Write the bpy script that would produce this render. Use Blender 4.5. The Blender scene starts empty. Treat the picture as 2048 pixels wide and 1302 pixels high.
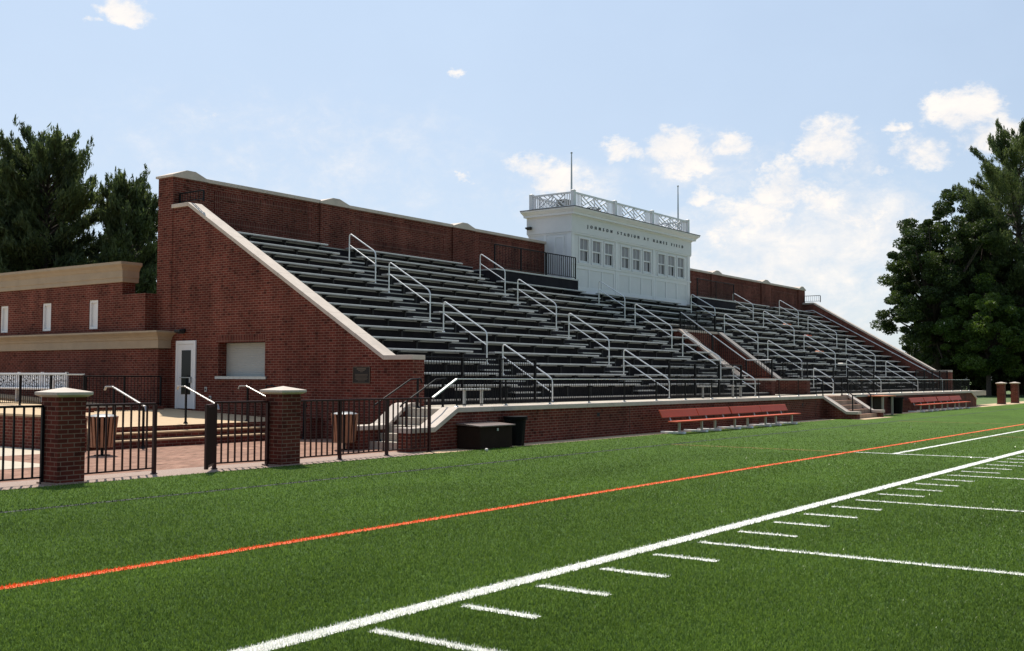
import bpy, bmesh, math, random
import numpy as np
from mathutils import Vector, Matrix
random.seed(7); rng = np.random.default_rng(11)
R = math.radians
scene = bpy.context.scene
col = scene.collection

# ------------------------------------------------------------------ camera
YAW, PIT, ROL, EYE = R(35.926), R(2.7497), R(.1927), 1.5986
FPX = 2166.57
_fw = Vector((math.cos(YAW)*math.cos(PIT), math.sin(YAW)*math.cos(PIT), math.sin(PIT)))
_r0 = Vector((math.sin(YAW), -math.cos(YAW), 0)); _u0 = _r0.cross(_fw)
_rt = _r0*math.cos(ROL)+_u0*math.sin(ROL); _up = -_r0*math.sin(ROL)+_u0*math.cos(ROL)
cam = bpy.data.cameras.new('camera'); co = bpy.data.objects.new('camera', cam); col.objects.link(co)
cam.sensor_width = 36; cam.lens = FPX/2048*36; cam.clip_end = 6000; cam.clip_start = .1
co.matrix_world = Matrix(((_rt.x, _up.x, -_fw.x, 0), (_rt.y, _up.y, -_fw.y, 0), (_rt.z, _up.z, -_fw.z, EYE), (0, 0, 0, 1)))
scene.camera = co

# ------------------------------------------------------------------ sun, sky, exposure
SUN_EL, SUN_AZ = R(60), R(33)          # azimuth measured from +Y towards +X
sv = Vector((math.sin(SUN_AZ)*math.cos(SUN_EL), math.cos(SUN_AZ)*math.cos(SUN_EL), math.sin(SUN_EL)))
sun = bpy.data.lights.new('sun', 'SUN'); sun.energy = 5.0; sun.angle = R(.53); sun.color = (1, .93, .82)
so = bpy.data.objects.new('sun', sun); col.objects.link(so)
so.rotation_euler = (-sv).to_track_quat('-Z', 'Y').to_euler(); so.location = (20, 60, 60)
world = bpy.data.worlds.new('World'); scene.world = world; world.use_nodes = True
vs = scene.view_settings
vs.view_transform = 'Standard'; vs.look = 'None'; vs.exposure = 0.15; vs.gamma = 1; vs.use_curve_mapping = False

def build_world():
    nt = world.node_tree; N = nt.nodes; L = nt.links; N.clear()
    out = N.new('ShaderNodeOutputWorld'); bg = N.new('ShaderNodeBackground')
    sky = N.new('ShaderNodeTexSky'); sky.sky_type = 'NISHITA'; sky.sun_disc = False
    sky.sun_elevation = SUN_EL; sky.sun_rotation = SUN_AZ
    sky.air_density = 1.0; sky.dust_density = SKY_DUST; sky.ozone_density = 1.5; sky.altitude = 100
    tc = N.new('ShaderNodeTexCoord'); sep = N.new('ShaderNodeSeparateXYZ'); L.new(tc.outputs['Generated'], sep.inputs[0])
    def M(op, a, b=None, clamp=False):
        m = N.new('ShaderNodeMath'); m.operation = op; m.use_clamp = clamp
        for i, s in enumerate((a, b)):
            if s is None: continue
            if isinstance(s, (int, float)): m.inputs[i].default_value = s
            else: L.new(s, m.inputs[i])
        return m.outputs[0]
    az = M('ARCTAN2', sep.outputs[1], sep.outputs[0])       # from +X towards +Y
    el = M('ARCSINE', sep.outputs[2])
    mp = N.new('ShaderNodeMapping'); L.new(tc.outputs['Generated'], mp.inputs[0]); mp.inputs['Scale'].default_value = (1, 1, 1.5)
    def noise(scale, detail, rough=.6, dist=0.):
        n = N.new('ShaderNodeTexNoise'); L.new(mp.outputs[0], n.inputs['Vector'])
        n.inputs['Scale'].default_value = scale; n.inputs['Detail'].default_value = detail
        n.inputs['Roughness'].default_value = rough; n.inputs['Distortion'].default_value = dist
        return n.outputs['Fac']
    n1 = noise(24, 10, .66, .25); n2 = noise(9, 6, .6); n3 = noise(75, 6, .7)
    wz = N.new('ShaderNodeTexNoise'); L.new(mp.outputs[0], wz.inputs['Vector']); wz.inputs['Scale'].default_value = 30; wz.inputs['Detail'].default_value = 7; wz.inputs['Roughness'].default_value = .65
    ws = N.new('ShaderNodeSeparateColor'); L.new(wz.outputs['Color'], ws.inputs[0])
    az = M('ADD', az, M('MULTIPLY', M('SUBTRACT', ws.outputs[0], .5), .055)); el = M('ADD', el, M('MULTIPLY', M('SUBTRACT', ws.outputs[1], .5), .04))
    def blobs(lst):
        tot = None
        for (px, py, wx, wy, s) in lst:
            d = _fw + _rt*((px-1024)/FPX) - _up*((py-651)/FPX); d.normalize()
            a0, e0 = math.atan2(d.y, d.x), math.asin(d.z)
            u = M('MULTIPLY', M('SUBTRACT', az, a0), FPX/wx); v = M('MULTIPLY', M('SUBTRACT', el, e0), FPX/wy)
            r2 = M('ADD', M('MULTIPLY', u, u), M('MULTIPLY', v, v))
            g = M('MULTIPLY', M('SUBTRACT', 1.0, M('MULTIPLY', r2, .5), True), s)
            tot = g if tot is None else M('MAXIMUM', tot, g)
        return tot
    def smooth(x, a, b, hi):
        mr = N.new('ShaderNodeMapRange'); mr.interpolation_type = 'SMOOTHSTEP'; L.new(x, mr.inputs['Value'])
        mr.inputs['From Min'].default_value = a; mr.inputs['From Max'].default_value = b; mr.inputs['To Min'].default_value = 0; mr.inputs['To Max'].default_value = hi
        return mr.outputs[0]
    nn = M('ADD', M('MULTIPLY', M('SUBTRACT', n1, .5), 1.9), M('MULTIPLY', M('SUBTRACT', n3, .5), .75))
    t1 = blobs(CLOUDS); t2 = blobs(BANK)
    c1 = M('MULTIPLY', smooth(M('ADD', M('MULTIPLY', t1, 1.15), nn), .38, 1.12, .9), M('MINIMUM', M('MULTIPLY', t1, 4.0), 1.0))
    c2 = M('MULTIPLY', smooth(M('ADD', t2, M('MULTIPLY', nn, .8)), .0, 1.25, .8), M('MINIMUM', M('MULTIPLY', t2, 2.5), 1.0))
    cov = M('MAXIMUM', c1, c2)
    sh_f = M('ADD', M('MULTIPLY', M('SUBTRACT', n1, .5), 2.6), .45, True)
    # thin high haze veil over the whole dome
    dt = N.new('ShaderNodeVectorMath'); dt.operation = 'DOT_PRODUCT'; L.new(tc.outputs['Generated'], dt.inputs[0]); dt.inputs[1].default_value = tuple(sv)
    glow = M('POWER', M('MAXIMUM', M('MULTIPLY', M('ADD', dt.outputs['Value'], .10), .95), 0.0), 1.7)
    low = M('POWER', M('SUBTRACT', 1.0, M('MAXIMUM', sep.outputs[2], 0.0), True), 5.0)
    veil = M('ADD', M('ADD', M('MULTIPLY', M('SUBTRACT', n2, .38, True), .16), .03), M('ADD', M('MULTIPLY', glow, .92), M('MULTIPLY', low, .08)), True)
    mixv = N.new('ShaderNodeMix'); mixv.data_type = 'RGBA'; L.new(veil, mixv.inputs[0]); L.new(sky.outputs[0], mixv.inputs[6])
    mixv.inputs[7].default_value = VEIL_COL
    hz = N.new('ShaderNodeMix'); hz.data_type = 'RGBA'
    L.new(M('MULTIPLY', M('POWER', M('SUBTRACT', 1.0, M('MAXIMUM', sep.outputs[2], 0.0), True), 3.2), M('ADD', M('MULTIPLY', glow, .75), .12), True), hz.inputs[0])
    L.new(mixv.outputs[2], hz.inputs[6]); hz.inputs[7].default_value = (8.9, 9.3, 9.9, 1)
    mix = N.new('ShaderNodeMix'); mix.data_type = 'RGBA'; L.new(cov, mix.inputs[0])
    L.new(hz.outputs[2], mix.inputs[6])
    sh = N.new('ShaderNodeMix'); sh.data_type = 'RGBA'; L.new(sh_f, sh.inputs[0])
    sh.inputs[6].default_value = CLOUD_A; sh.inputs[7].default_value = CLOUD_B
    L.new(sh.outputs[2], mix.inputs[7])
    L.new(mix.outputs[2], bg.inputs['Color']); bg.inputs['Strength'].default_value = SKY_STR
    L.new(bg.outputs[0], out.inputs[0])
SKY_STR = .09; SKY_DUST = .5
VEIL_COL = (6.3, 8.15, 10.6, 1); CLOUD_A = (9.0, 8.9, 9.0, 1); CLOUD_B = (11.5, 10.6, 9.6, 1)
CLOUDS = [(245, 18, 55, 26, .95), (180, 45, 26, 10, .6), (918, 146, 14, 10, .7), (415, 235, 14, 12, .5), (922, 350, 22, 12, .8),
          (1060, 335, 60, 28, .95), (1110, 360, 70, 36, .95), (1240, 305, 50, 26, .85), (1345, 290, 60, 42, 1.), (1380, 325, 90, 44, .85),
          (1470, 290, 50, 22, .9), (1660, 290, 62, 52, 1.), (1565, 372, 72, 46, 1.05), (1520, 430, 100, 50, .85), (1650, 410, 60, 34, .85), (1720, 440, 70, 40, .8),
          (1405, 398, 36, 20, .8), (1440, 480, 60, 40, .75), (1930, 222, 80, 40, .95), (1850, 305, 60, 36, .8), (1990, 268, 70, 34, .95), (1800, 262, 22, 12, .7), (1765, 335, 26, 12, .7), (1150, 300, 20, 9, .6)]
BANK = [(1560, 520, 210, 120, .95), (1700, 470, 160, 90, .9), (1440, 560, 170, 80, .8), (1640, 600, 160, 90, .75), (1380, 470, 110, 60, .6), (1130, 380, 120, 60, .55), (1400, 330, 130, 60, .55), (1680, 320, 80, 60, .5), (600, 320, 420, 130, .35)]
build_world()

# ------------------------------------------------------------------ materials
def mat_new(name):
    m = bpy.data.materials.new(name); m.use_nodes = True
    return m, m.node_tree.nodes, m.node_tree.links, m.node_tree.nodes['Principled BSDF']
def mat(name, c, rough=.6, metal=0., var=.12, scale=6., bump=0., bscale=60., spec=.5, stain=None):
    m, N, L, P = mat_new(name)
    tc = N.new('ShaderNodeNewGeometry')
    n = N.new('ShaderNodeTexNoise'); n.inputs['Scale'].default_value = scale; n.inputs['Detail'].default_value = 6
    n.inputs['Roughness'].default_value = .65
    L.new(tc.outputs['Position'], n.inputs['Vector'])
    r = N.new('ShaderNodeValToRGB'); L.new(n.outputs['Fac'], r.inputs[0])
    e = r.color_ramp.elements; e[0].position = .3; e[1].position = .7
    e[0].color = (*[max(0, x*(1-var)) for x in c], 1); e[1].color = (*[min(1, x*(1+var)) for x in c], 1)
    src = r.outputs[0]
    if stain:
        n2 = N.new('ShaderNodeTexNoise'); n2.inputs['Scale'].default_value = stain[1]; n2.inputs['Detail'].default_value = 5
        L.new(tc.outputs['Position'], n2.inputs['Vector'])
        rr = N.new('ShaderNodeValToRGB'); rr.color_ramp.elements[0].position = .5; rr.color_ramp.elements[1].position = .72
        L.new(n2.outputs['Fac'], rr.inputs[0])
        mx = N.new('ShaderNodeMix'); mx.data_type = 'RGBA'; mx.blend_type = 'MIX'
        ml = N.new('ShaderNodeMath'); ml.operation = 'MULTIPLY'; ml.inputs[1].default_value = stain[2]; L.new(rr.outputs[0], ml.inputs[0])
        L.new(ml.outputs[0], mx.inputs[0]); L.new(src, mx.inputs[6]); mx.inputs[7].default_value = (*stain[0], 1); src = mx.outputs[2]
    L.new(src, P.inputs['Base Color'])
    P.inputs['Roughness'].default_value = rough; P.inputs['Metallic'].default_value = metal
    P.inputs['Specular IOR Level'].default_value = spec
    if bump:
        nb = N.new('ShaderNodeTexNoise'); nb.inputs['Scale'].default_value = bscale; nb.inputs['Detail'].default_value = 4
        L.new(tc.outputs['Position'], nb.inputs['Vector'])
        b = N.new('ShaderNodeBump'); b.inputs['Strength'].default_value = bump; b.inputs['Distance'].default_value = .02
        L.new(nb.outputs['Fac'], b.inputs['Height']); L.new(b.outputs[0], P.inputs['Normal'])
    return m
def brick_mat(name, c1, c2, mortar, soldier=False, flat=False, w=.213, h=.0677, ms=.0075, var=.42):
    m, N, L, P = mat_new(name)
    g = N.new('ShaderNodeNewGeometry'); s = N.new('ShaderNodeSeparateXYZ'); L.new(g.outputs['Position'], s.inputs[0])
    cb = N.new('ShaderNodeCombineXYZ')
    if flat:
        L.new(s.outputs[0], cb.inputs[0]); L.new(s.outputs[1], cb.inputs[1])
    else:
        sn = N.new('ShaderNodeSeparateXYZ'); L.new(g.outputs['True Normal'], sn.inputs[0])
        ab = N.new('ShaderNodeMath'); ab.operation = 'ABSOLUTE'; L.new(sn.outputs[0], ab.inputs[0])
        gt = N.new('ShaderNodeMath'); gt.operation = 'GREATER_THAN'; gt.inputs[1].default_value = .7; L.new(ab.outputs[0], gt.inputs[0])
        mx = N.new('ShaderNodeMix'); L.new(gt.outputs[0], mx.inputs[0]); L.new(s.outputs[0], mx.inputs[2]); L.new(s.outputs[1], mx.inputs[3])
        if soldier:
            L.new(s.outputs[2], cb.inputs[0]); L.new(mx.outputs[0], cb.inputs[1])
        else:
            L.new(mx.outputs[0], cb.inputs[0]); L.new(s.outputs[2], cb.inputs[1])
    b = N.new('ShaderNodeTexBrick'); L.new(cb.outputs[0], b.inputs['Vector'])
    b.inputs['Color1'].default_value = (*c1, 1); b.inputs['Color2'].default_value = (*c2, 1); b.inputs['Mortar'].default_value = (*mortar, 1)
    b.inputs['Scale'].default_value = 1; b.inputs['Brick Width'].default_value = w; b.inputs['Row Height'].default_value = h
    b.inputs['Mortar Size'].default_value = ms; b.inputs['Mortar Smooth'].default_value = .15; b.inputs['Bias'].default_value = -.1
    b.offset = 0 if soldier else .5
    n = N.new('ShaderNodeTexNoise'); n.inputs['Scale'].default_value = .7; n.inputs['Detail'].default_value = 7; n.inputs['Roughness'].default_value = .7
    L.new(g.outputs['Position'], n.inputs['Vector'])
    mr = N.new('ShaderNodeMapRange'); L.new(n.outputs['Fac'], mr.inputs[0]); mr.inputs[1].default_value = .25; mr.inputs[2].default_value = .75
    mr.inputs[3].default_value = 1-var; mr.inputs[4].default_value = 1+var
    # scattered dark (flashed) bricks: coarse cells stretched along the course
    v = N.new('ShaderNodeTexWhiteNoise'); v.noise_dimensions = '3D'
    sn2 = N.new('ShaderNodeVectorMath'); sn2.operation = 'SNAP'; L.new(cb.outputs[0], sn2.inputs[0]); sn2.inputs[1].default_value = (w/2, h, 1)
    L.new(sn2.outputs[0], v.inputs['Vector'])
    dk = N.new('ShaderNodeMapRange'); L.new(v.outputs[0], dk.inputs[0]); dk.inputs[1].default_value = .0; dk.inputs[2].default_value = .14
    dk.inputs[3].default_value = .5; dk.inputs[4].default_value = 1.0
    # rain streaks and damp patches: noise drawn out down the wall
    sm = N.new('ShaderNodeMapping'); L.new(g.outputs['Position'], sm.inputs[0]); sm.inputs['Scale'].default_value = (1.5, 1.5, .16)
    sn_ = N.new('ShaderNodeTexNoise'); L.new(sm.outputs[0], sn_.inputs['Vector']); sn_.inputs['Scale'].default_value = 1.3; sn_.inputs['Detail'].default_value = 6
    sr = N.new('ShaderNodeMapRange'); L.new(sn_.outputs['Fac'], sr.inputs[0]); sr.inputs[1].default_value = .35; sr.inputs[2].default_value = .68; sr.inputs[3].default_value = .78; sr.inputs[4].default_value = 1.12
    sk = N.new('ShaderNodeMath'); sk.operation = 'MULTIPLY'; L.new(mr.outputs[0], sk.inputs[0]); L.new(sr.outputs[0], sk.inputs[1])
    m1 = N.new('ShaderNodeMix'); m1.data_type = 'RGBA'; m1.blend_type = 'MULTIPLY'; m1.inputs[0].default_value = 1
    L.new(b.outputs['Color'], m1.inputs[6]); L.new(sk.outputs[0], m1.inputs[7])
    m2 = N.new('ShaderNodeMix'); m2.data_type = 'RGBA'; m2.blend_type = 'MULTIPLY'; m2.inputs[0].default_value = 1
    L.new(m1.outputs[2], m2.inputs[6]); L.new(dk.outputs[0], m2.inputs[7])
    L.new(m2.outputs[2], P.inputs['Base Color']); P.inputs['Roughness'].default_value = .85; P.inputs['Specular IOR Level'].default_value = .1
    bp = N.new('ShaderNodeBump'); bp.inputs['Strength'].default_value = .5; bp.inputs['Distance'].default_value = .006; bp.invert = True
    L.new(b.outputs['Fac'], bp.inputs['Height']); L.new(bp.outputs[0], P.inputs['Normal'])
    return m
BR1, BR2, MO = (.146, .033, .022), (.094, .0215, .0155), (.235, .135, .10)
M_BRICK = brick_mat('brick', BR1, BR2, MO)
M_SOLD = brick_mat('brick_soldier', (.128, .028, .02), (.085, .019, .0145), MO, soldier=True, w=.2, h=.0677)
M_PAVE = brick_mat('paver', (.33, .185, .13), (.235, .125, .09), (.38, .27, .2), flat=True, w=.2, h=.1, ms=.004, var=.2)
M_STONE = mat('limestone', (.54, .45, .375), .75, var=.1, scale=3, bump=.15, bscale=80, stain=((.36, .31, .26), 1.6, .5))
M_TANSTONE = mat('cast_stone', (.36, .275, .19), .8, var=.1, scale=2.5, bump=.12, bscale=60, stain=((.33, .26, .19), .9, .4))
M_WHITE = mat('white_paint', (.69, .675, .675), .5, var=.03, scale=4, stain=((.62, .62, .6), 1.1, .25))
M_LID = mat('bin_lid', (.17, .18, .19), .5, .3, var=.1)
M_HANDTOP = mat('sun_glint_rail_top', (.34, .33, .33), .36, .85, var=.1)  # black step rails: their sun glint is put into this paler metal colour
M_SKID = mat('pale_skid', (.84, .84, .83), .5, var=.08, scale=9)
M_SHADESTONE = mat('shaded_limestone', (.27, .24, .215), .8, var=.1, scale=3)  # darker copy of the limestone: shade on the right portal coping put into colour
M_WHITETRIM = mat('white_trim', (.74, .725, .725), .45, var=.02, scale=5)
M_BLACK = mat('black_metal', (.008, .008, .009), .5, var=.2, scale=8, spec=.12)
M_BROWNMETAL = mat('brown_metal', (.035, .010, .009), .45, var=.15, scale=8, spec=.2)
M_ALU = mat('aluminium', (.78, .77, .75), .36, .45, var=.08, scale=9)
M_ALUPLANK = mat('aluminium_plank', (.46, .45, .43), .45, .4, var=.14, scale=5, stain=((.36, .35, .33), 2.2, .45))
M_TREAD = mat('tread_plank', (.31, .30, .285), .5, .4, var=.14, scale=5)
M_GALV = mat('galvanised', (.45, .46, .46), .45, .8, var=.12, scale=12)
M_DECK = mat('dark_deck', (.016, .014, .018), .75, var=.3, scale=3, stain=((.026, .024, .026), 1.5, .5), spec=.1)
M_BRACKET = mat('bracket_steel', (.03, .027, .026), .6, var=.2, spec=.2)
M_RED = mat('red_powder_coat', (.58, .092, .035), .5, var=.07, scale=4, stain=((.40, .08, .04), 2, .3), spec=.2)
M_ORANGE = mat('orange_board', (.55, .16, .05), .5, var=.08)
M_CONC = mat('concrete', (.46, .40, .32), .85, var=.12, scale=5, bump=.2, bscale=120, stain=((.34, .29, .23), .8, .4))
M_CONCTAN = mat('tan_concrete', (.52, .37, .22), .85, var=.1, scale=4, bump=.2, bscale=120, stain=((.42, .29, .18), .7, .35))
M_AGG = mat('aggregate', (.30, .21, .165), .8, var=.4, scale=45, bump=.5, bscale=90)
M_PALE = mat('pale_concrete', (.48, .41, .31), .85, var=.08, scale=3, bump=.1, bscale=120)
M_WOOD = mat('slat_wood', (.33, .15, .075), .6, var=.2, scale=7)
M_DARKBOX = mat('dark_box', (.026, .015, .011), .65, var=.15, scale=5, stain=((.042, .026, .02), 1.6, .5), spec=.05)
M_PLASTIC = mat('black_plastic', (.008, .0075, .0075), .6, var=.2, spec=.06)
M_BRONZE = mat('bronze', (.022, .016, .013), .5, 0, spec=.2, var=.25, scale=30)
M_BRONZELT = mat('bronze_raised', (.12, .085, .055), .5, .2, var=.1)
M_ROOF = mat('roof_edge', (.09, .08, .085), .6, var=.1)
M_LETTER = mat('letter', (.03, .035, .045), .5)
M_SHUT = mat('shutter_paint', (.37, .37, .345), .5, var=.05)
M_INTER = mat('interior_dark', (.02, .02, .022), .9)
M_BLIND = mat('window_blind', (.24, .235, .25), .7, var=.06, scale=3)
M_LINE = mat('white_turf', (.74, .74, .68), .8, var=.22, scale=55, bump=.7, bscale=60)
M_OLINE = mat('orange_turf', (.74, .115, .02), .8, var=.22, scale=55, bump=.7, bscale=60)
M_OFAINT = mat('faint_orange_turf', (.28, .13, .03), .8, var=.25, scale=40)
M_BLINE = mat('black_turf', (.012, .02, .012), .8, var=.3, scale=40)
M_BALL = mat('ball_leather', (.72, .66, .58), .6)
M_BARK = mat('bark', (.06, .043, .032), .9, var=.4, scale=8, bump=.6, bscale=20)
def glass_mat():
    m, N, L, P = mat_new('dark_glass'); P.inputs['Base Color'].default_value = (.012, .014, .018, 1)
    P.inputs['Roughness'].default_value = .08; P.inputs['Specular IOR Level'].default_value = .18
    return m
M_GLASS = glass_mat()
def pane_mat():
    m, N, L, P = mat_new('window_pane'); P.inputs['Base Color'].default_value = (.25, .235, .245, 1)
    P.inputs['Roughness'].default_value = .15; P.inputs['Specular IOR Level'].default_value = .3
    return m
M_PANE = pane_mat()
def leaf_mat(name, a, b, trans=.35):
    m, N, L, P = mat_new(name)
    at = N.new('ShaderNodeAttribute'); at.attribute_name = 'leaf_tint'
    r = N.new('ShaderNodeMix'); r.data_type = 'RGBA'; L.new(at.outputs['Fac'], r.inputs[0])
    r.inputs[6].default_value = (*a, 1); r.inputs[7].default_value = (*b, 1)
    L.new(r.outputs[2], P.inputs['Base Color']); P.inputs['Roughness'].default_value = .55; P.inputs['Specular IOR Level'].default_value = .3
    t = N.new('ShaderNodeBsdfTranslucent'); hs = N.new('ShaderNodeHueSaturation'); hs.inputs['Value'].default_value = 1.5
    hs.inputs['Saturation'].default_value = 1.1; L.new(r.outputs[2], hs.inputs['Color']); L.new(hs.outputs[0], t.inputs[0])
    ms = N.new('ShaderNodeMixShader'); ms.inputs[0].default_value = trans
    L.new(P.outputs[0], ms.inputs[1]); L.new(t.outputs[0], ms.inputs[2]); L.new(ms.outputs[0], N['Material Output'].inputs[0])
    return m
M_PINE = leaf_mat('pine_needles', (.036, .056, .024), (.125, .155, .055), .34)
M_LEAF = leaf_mat('broad_leaf', (.024, .042, .013), (.072, .098, .027), .32)
M_BRIGHT = leaf_mat('bright_leaf', (.032, .062, .012), (.095, .14, .026), .38)
def turf_mat():
    m, N, L, P = mat_new('artificial_turf')
    g = N.new('ShaderNodeNewGeometry')
    mp = N.new('ShaderNodeMapping'); L.new(g.outputs['Position'], mp.inputs[0])
    def nz(scale, det, rough=.6, sc=(1, 1, 1)):
        mm = N.new('ShaderNodeMapping'); L.new(g.outputs['Position'], mm.inputs[0]); mm.inputs['Scale'].default_value = sc
        n = N.new('ShaderNodeTexNoise'); n.inputs['Scale'].default_value = scale; n.inputs['Detail'].default_value = det
        n.inputs['Roughness'].default_value = rough; L.new(mm.outputs[0], n.inputs['Vector']); return n.outputs['Fac']
    big = nz(.35, 4); mid = nz(2.2, 5, .65, (.5, 1.3, 1)); fine = nz(38, 3, .75)
    r1 = N.new('ShaderNodeValToRGB'); L.new(fine, r1.inputs[0])
    e = r1.color_ramp.elements; e[0].position = .34; e[0].color = (.042, .088, .011, 1); e[1].position = .68; e[1].color = (.106, .184, .027, 1)
    mr = N.new('ShaderNodeMapRange'); L.new(big, mr.inputs[0]); mr.inputs[1].default_value = .3; mr.inputs[2].default_value = .7; mr.inputs[3].default_value = .82; mr.inputs[4].default_value = 1.16
    m2 = N.new('ShaderNodeMapRange'); L.new(mid, m2.inputs[0]); m2.inputs[1].default_value = .3; m2.inputs[2].default_value = .7; m2.inputs[3].default_value = .84; m2.inputs[4].default_value = 1.14
    a = N.new('ShaderNodeMix'); a.data_type = 'RGBA'; a.blend_type = 'MULTIPLY'; a.inputs[0].default_value = 1; L.new(r1.outputs[0], a.inputs[6]); L.new(mr.outputs[0], a.inputs[7])
    b = N.new('ShaderNodeMix'); b.data_type = 'RGBA'; b.blend_type = 'MULTIPLY'; b.inputs[0].default_value = 1; L.new(a.outputs[2], b.inputs[6]); L.new(m2.outputs[0], b.inputs[7])
    L.new(b.outputs[2], P.inputs['Base Color']); P.inputs['Roughness'].default_value = .7; P.inputs['Specular IOR Level'].default_value = .06
    bf = nz(30, 5, .8)
    bp = N.new('ShaderNodeBump'); bp.inputs['Strength'].default_value = 1.0; bp.inputs['Distance'].default_value = .035
    L.new(bf, bp.inputs['Height']); L.new(bp.outputs[0], P.inputs['Normal'])
    return m
M_TURF = turf_mat()
M_BLADE = leaf_mat('turf_blade', (.02, .062, .009), (.075, .17, .03), .25)
M_MEADOW = mat('meadow', (.085, .13, .03), .9, var=.35, scale=1.5, bump=.6, bscale=12)

# ------------------------------------------------------------------ mesh helpers
class MB:
    def __init__(s): s.v = []; s.f = []
    def add(s, vs, fs):
        o = len(s.v); s.v += [tuple(p) for p in vs]; s.f += [tuple(i+o for i in f) for f in fs]; return s
    def box(s, x0, x1, y0, y1, z0, z1):
        return s.add([(x0, y0, z0), (x1, y0, z0), (x1, y1, z0), (x0, y1, z0), (x0, y0, z1), (x1, y0, z1), (x1, y1, z1), (x0, y1, z1)],
                     [(0, 3, 2, 1), (4, 5, 6, 7), (0, 1, 5, 4), (1, 2, 6, 5), (2, 3, 7, 6), (3, 0, 4, 7)])
    def hexa(s, p): return s.add(p, [(0, 3, 2, 1), (4, 5, 6, 7), (0, 1, 5, 4), (1, 2, 6, 5), (2, 3, 7, 6), (3, 0, 4, 7)])
    def prism(s, poly, axis, a, b):
        n = len(poly)
        def P(u, v, w):
            return {'x': (w, u, v), 'y': (u, w, v), 'z': (u, v, w)}[axis]
        vs = [P(u, v, a) for u, v in poly]+[P(u, v, b) for u, v in poly]
        fs = [tuple(range(n)), tuple(range(2*n-1, n-1, -1))]+[(i, (i+1) % n, n+(i+1) % n, n+i) for i in range(n)]
        return s.add(vs, fs)
    def tube(s, path, r, n=8):
        path = [Vector(p) for p in path]; rings = []
        t0 = (path[1]-path[0]).normalized(); ref = Vector((0, 0, 1)) if abs(t0.z) < .9 else Vector((1, 0, 0))
        u = t0.cross(ref).normalized()
        for i, p in enumerate(path):
            t = ((path[min(i+1, len(path)-1)]-p).normalized()+(p-path[max(i-1, 0)]).normalized())
            t = t.normalized() if t.length > 1e-6 else t0
            u = (u-t*u.dot(t)).normalized(); w = t.cross(u)
            k = 1.0
            rr = r[i] if isinstance(r, (list, tuple)) else r
            rings.append([p+(u*math.cos(2*math.pi*j/n)+w*math.sin(2*math.pi*j/n))*rr*k for j in range(n)])
        vs = [q for g in rings for q in g]; m = len(rings)
        fs = [(i*n+j, i*n+(j+1) % n, (i+1)*n+(j+1) % n, (i+1)*n+j) for i in range(m-1) for j in range(n)]
        fs += [tuple(range(n-1, -1, -1)), tuple((m-1)*n+j for j in range(n))]
        return s.add(vs, fs)
    def bar(s, p, q, w, h, side=None):
        p = Vector(p); q = Vector(q); t = (q-p).normalized()
        u = Vector(side) if side else (t.cross(Vector((0, 0, 1))) if abs(t.z) < .95 else Vector((1, 0, 0)))
        u = (u-t*u.dot(t)).normalized(); v = t.cross(u)
        c = [(-w/2, -h/2), (w/2, -h/2), (w/2, h/2), (-w/2, h/2)]
        return s.hexa([p+u*a+v*b for a, b in c]+[q+u*a+v*b for a, b in c])
    def lathe(s, prof, c=(0, 0, 0), n=24):
        vs = [(c[0]+r*math.cos(2*math.pi*j/n), c[1]+r*math.sin(2*math.pi*j/n), c[2]+z) for r, z in prof for j in range(n)]
        m = len(prof)
        fs = [(i*n+j, i*n+(j+1) % n, (i+1)*n+(j+1) % n, (i+1)*n+j) for i in range(m-1) for j in range(n)]
        fs += [tuple(range(n-1, -1, -1)), tuple((m-1)*n+j for j in range(n))]
        return s.add(vs, fs)
    def mesh(s, name, m, off=(0, 0, 0), smooth=False, fix=True):
        me = bpy.data.meshes.new(name)
        me.from_pydata([(a-off[0], b-off[1], c-off[2]) for a, b, c in s.v], [], s.f)
        if fix:
            bm = bmesh.new(); bm.from_mesh(me); bmesh.ops.recalc_face_normals(bm, faces=bm.faces); bm.to_mesh(me); bm.free()
        me.materials.append(m)
        if smooth:
            me.polygons.foreach_set('use_smooth', [True]*len(me.polygons)); me.set_sharp_from_angle(angle=R(35))
        me.update(); return me
    def build(s, name, m, parent=None, bevel=0., smooth=False, local=False):
        off = (0, 0, 0)
        if parent is not None and not local: off = world_loc(parent)
        o = bpy.data.objects.new(name, s.mesh(name, m, off, smooth)); col.objects.link(o)
        if parent is not None: o.parent = parent
        if bevel:
            b = o.modifiers.new('bevel', 'BEVEL'); b.width = bevel; b.segments = 2; b.limit_method = 'ANGLE'; b.angle_limit = R(40)
        return o
def world_loc(o):
    v = Vector((0, 0, 0))
    while o is not None: v += o.location; o = o.parent
    return v
def tag(o, label=None, cat=None, group=None, kind=None):
    if label: o['label'] = label
    if cat: o['category'] = cat
    if group: o['group'] = group
    if kind: o['kind'] = kind
    return o
def thing(name, loc, label, cat, group=None):
    o = bpy.data.objects.new(name, None); col.objects.link(o); o.location = loc; o.empty_display_size = .2
    return tag(o, label, cat, group)
def copy_tree(o, parent=None):
    c = o.copy(); col.objects.link(c)
    if parent is not None: c.parent = parent
    for ch in list(o.children): copy_tree(ch, c)
    return c
def structure(name, mb, m, **k): return tag(mb.build(name, m, **k), kind='structure')

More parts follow.
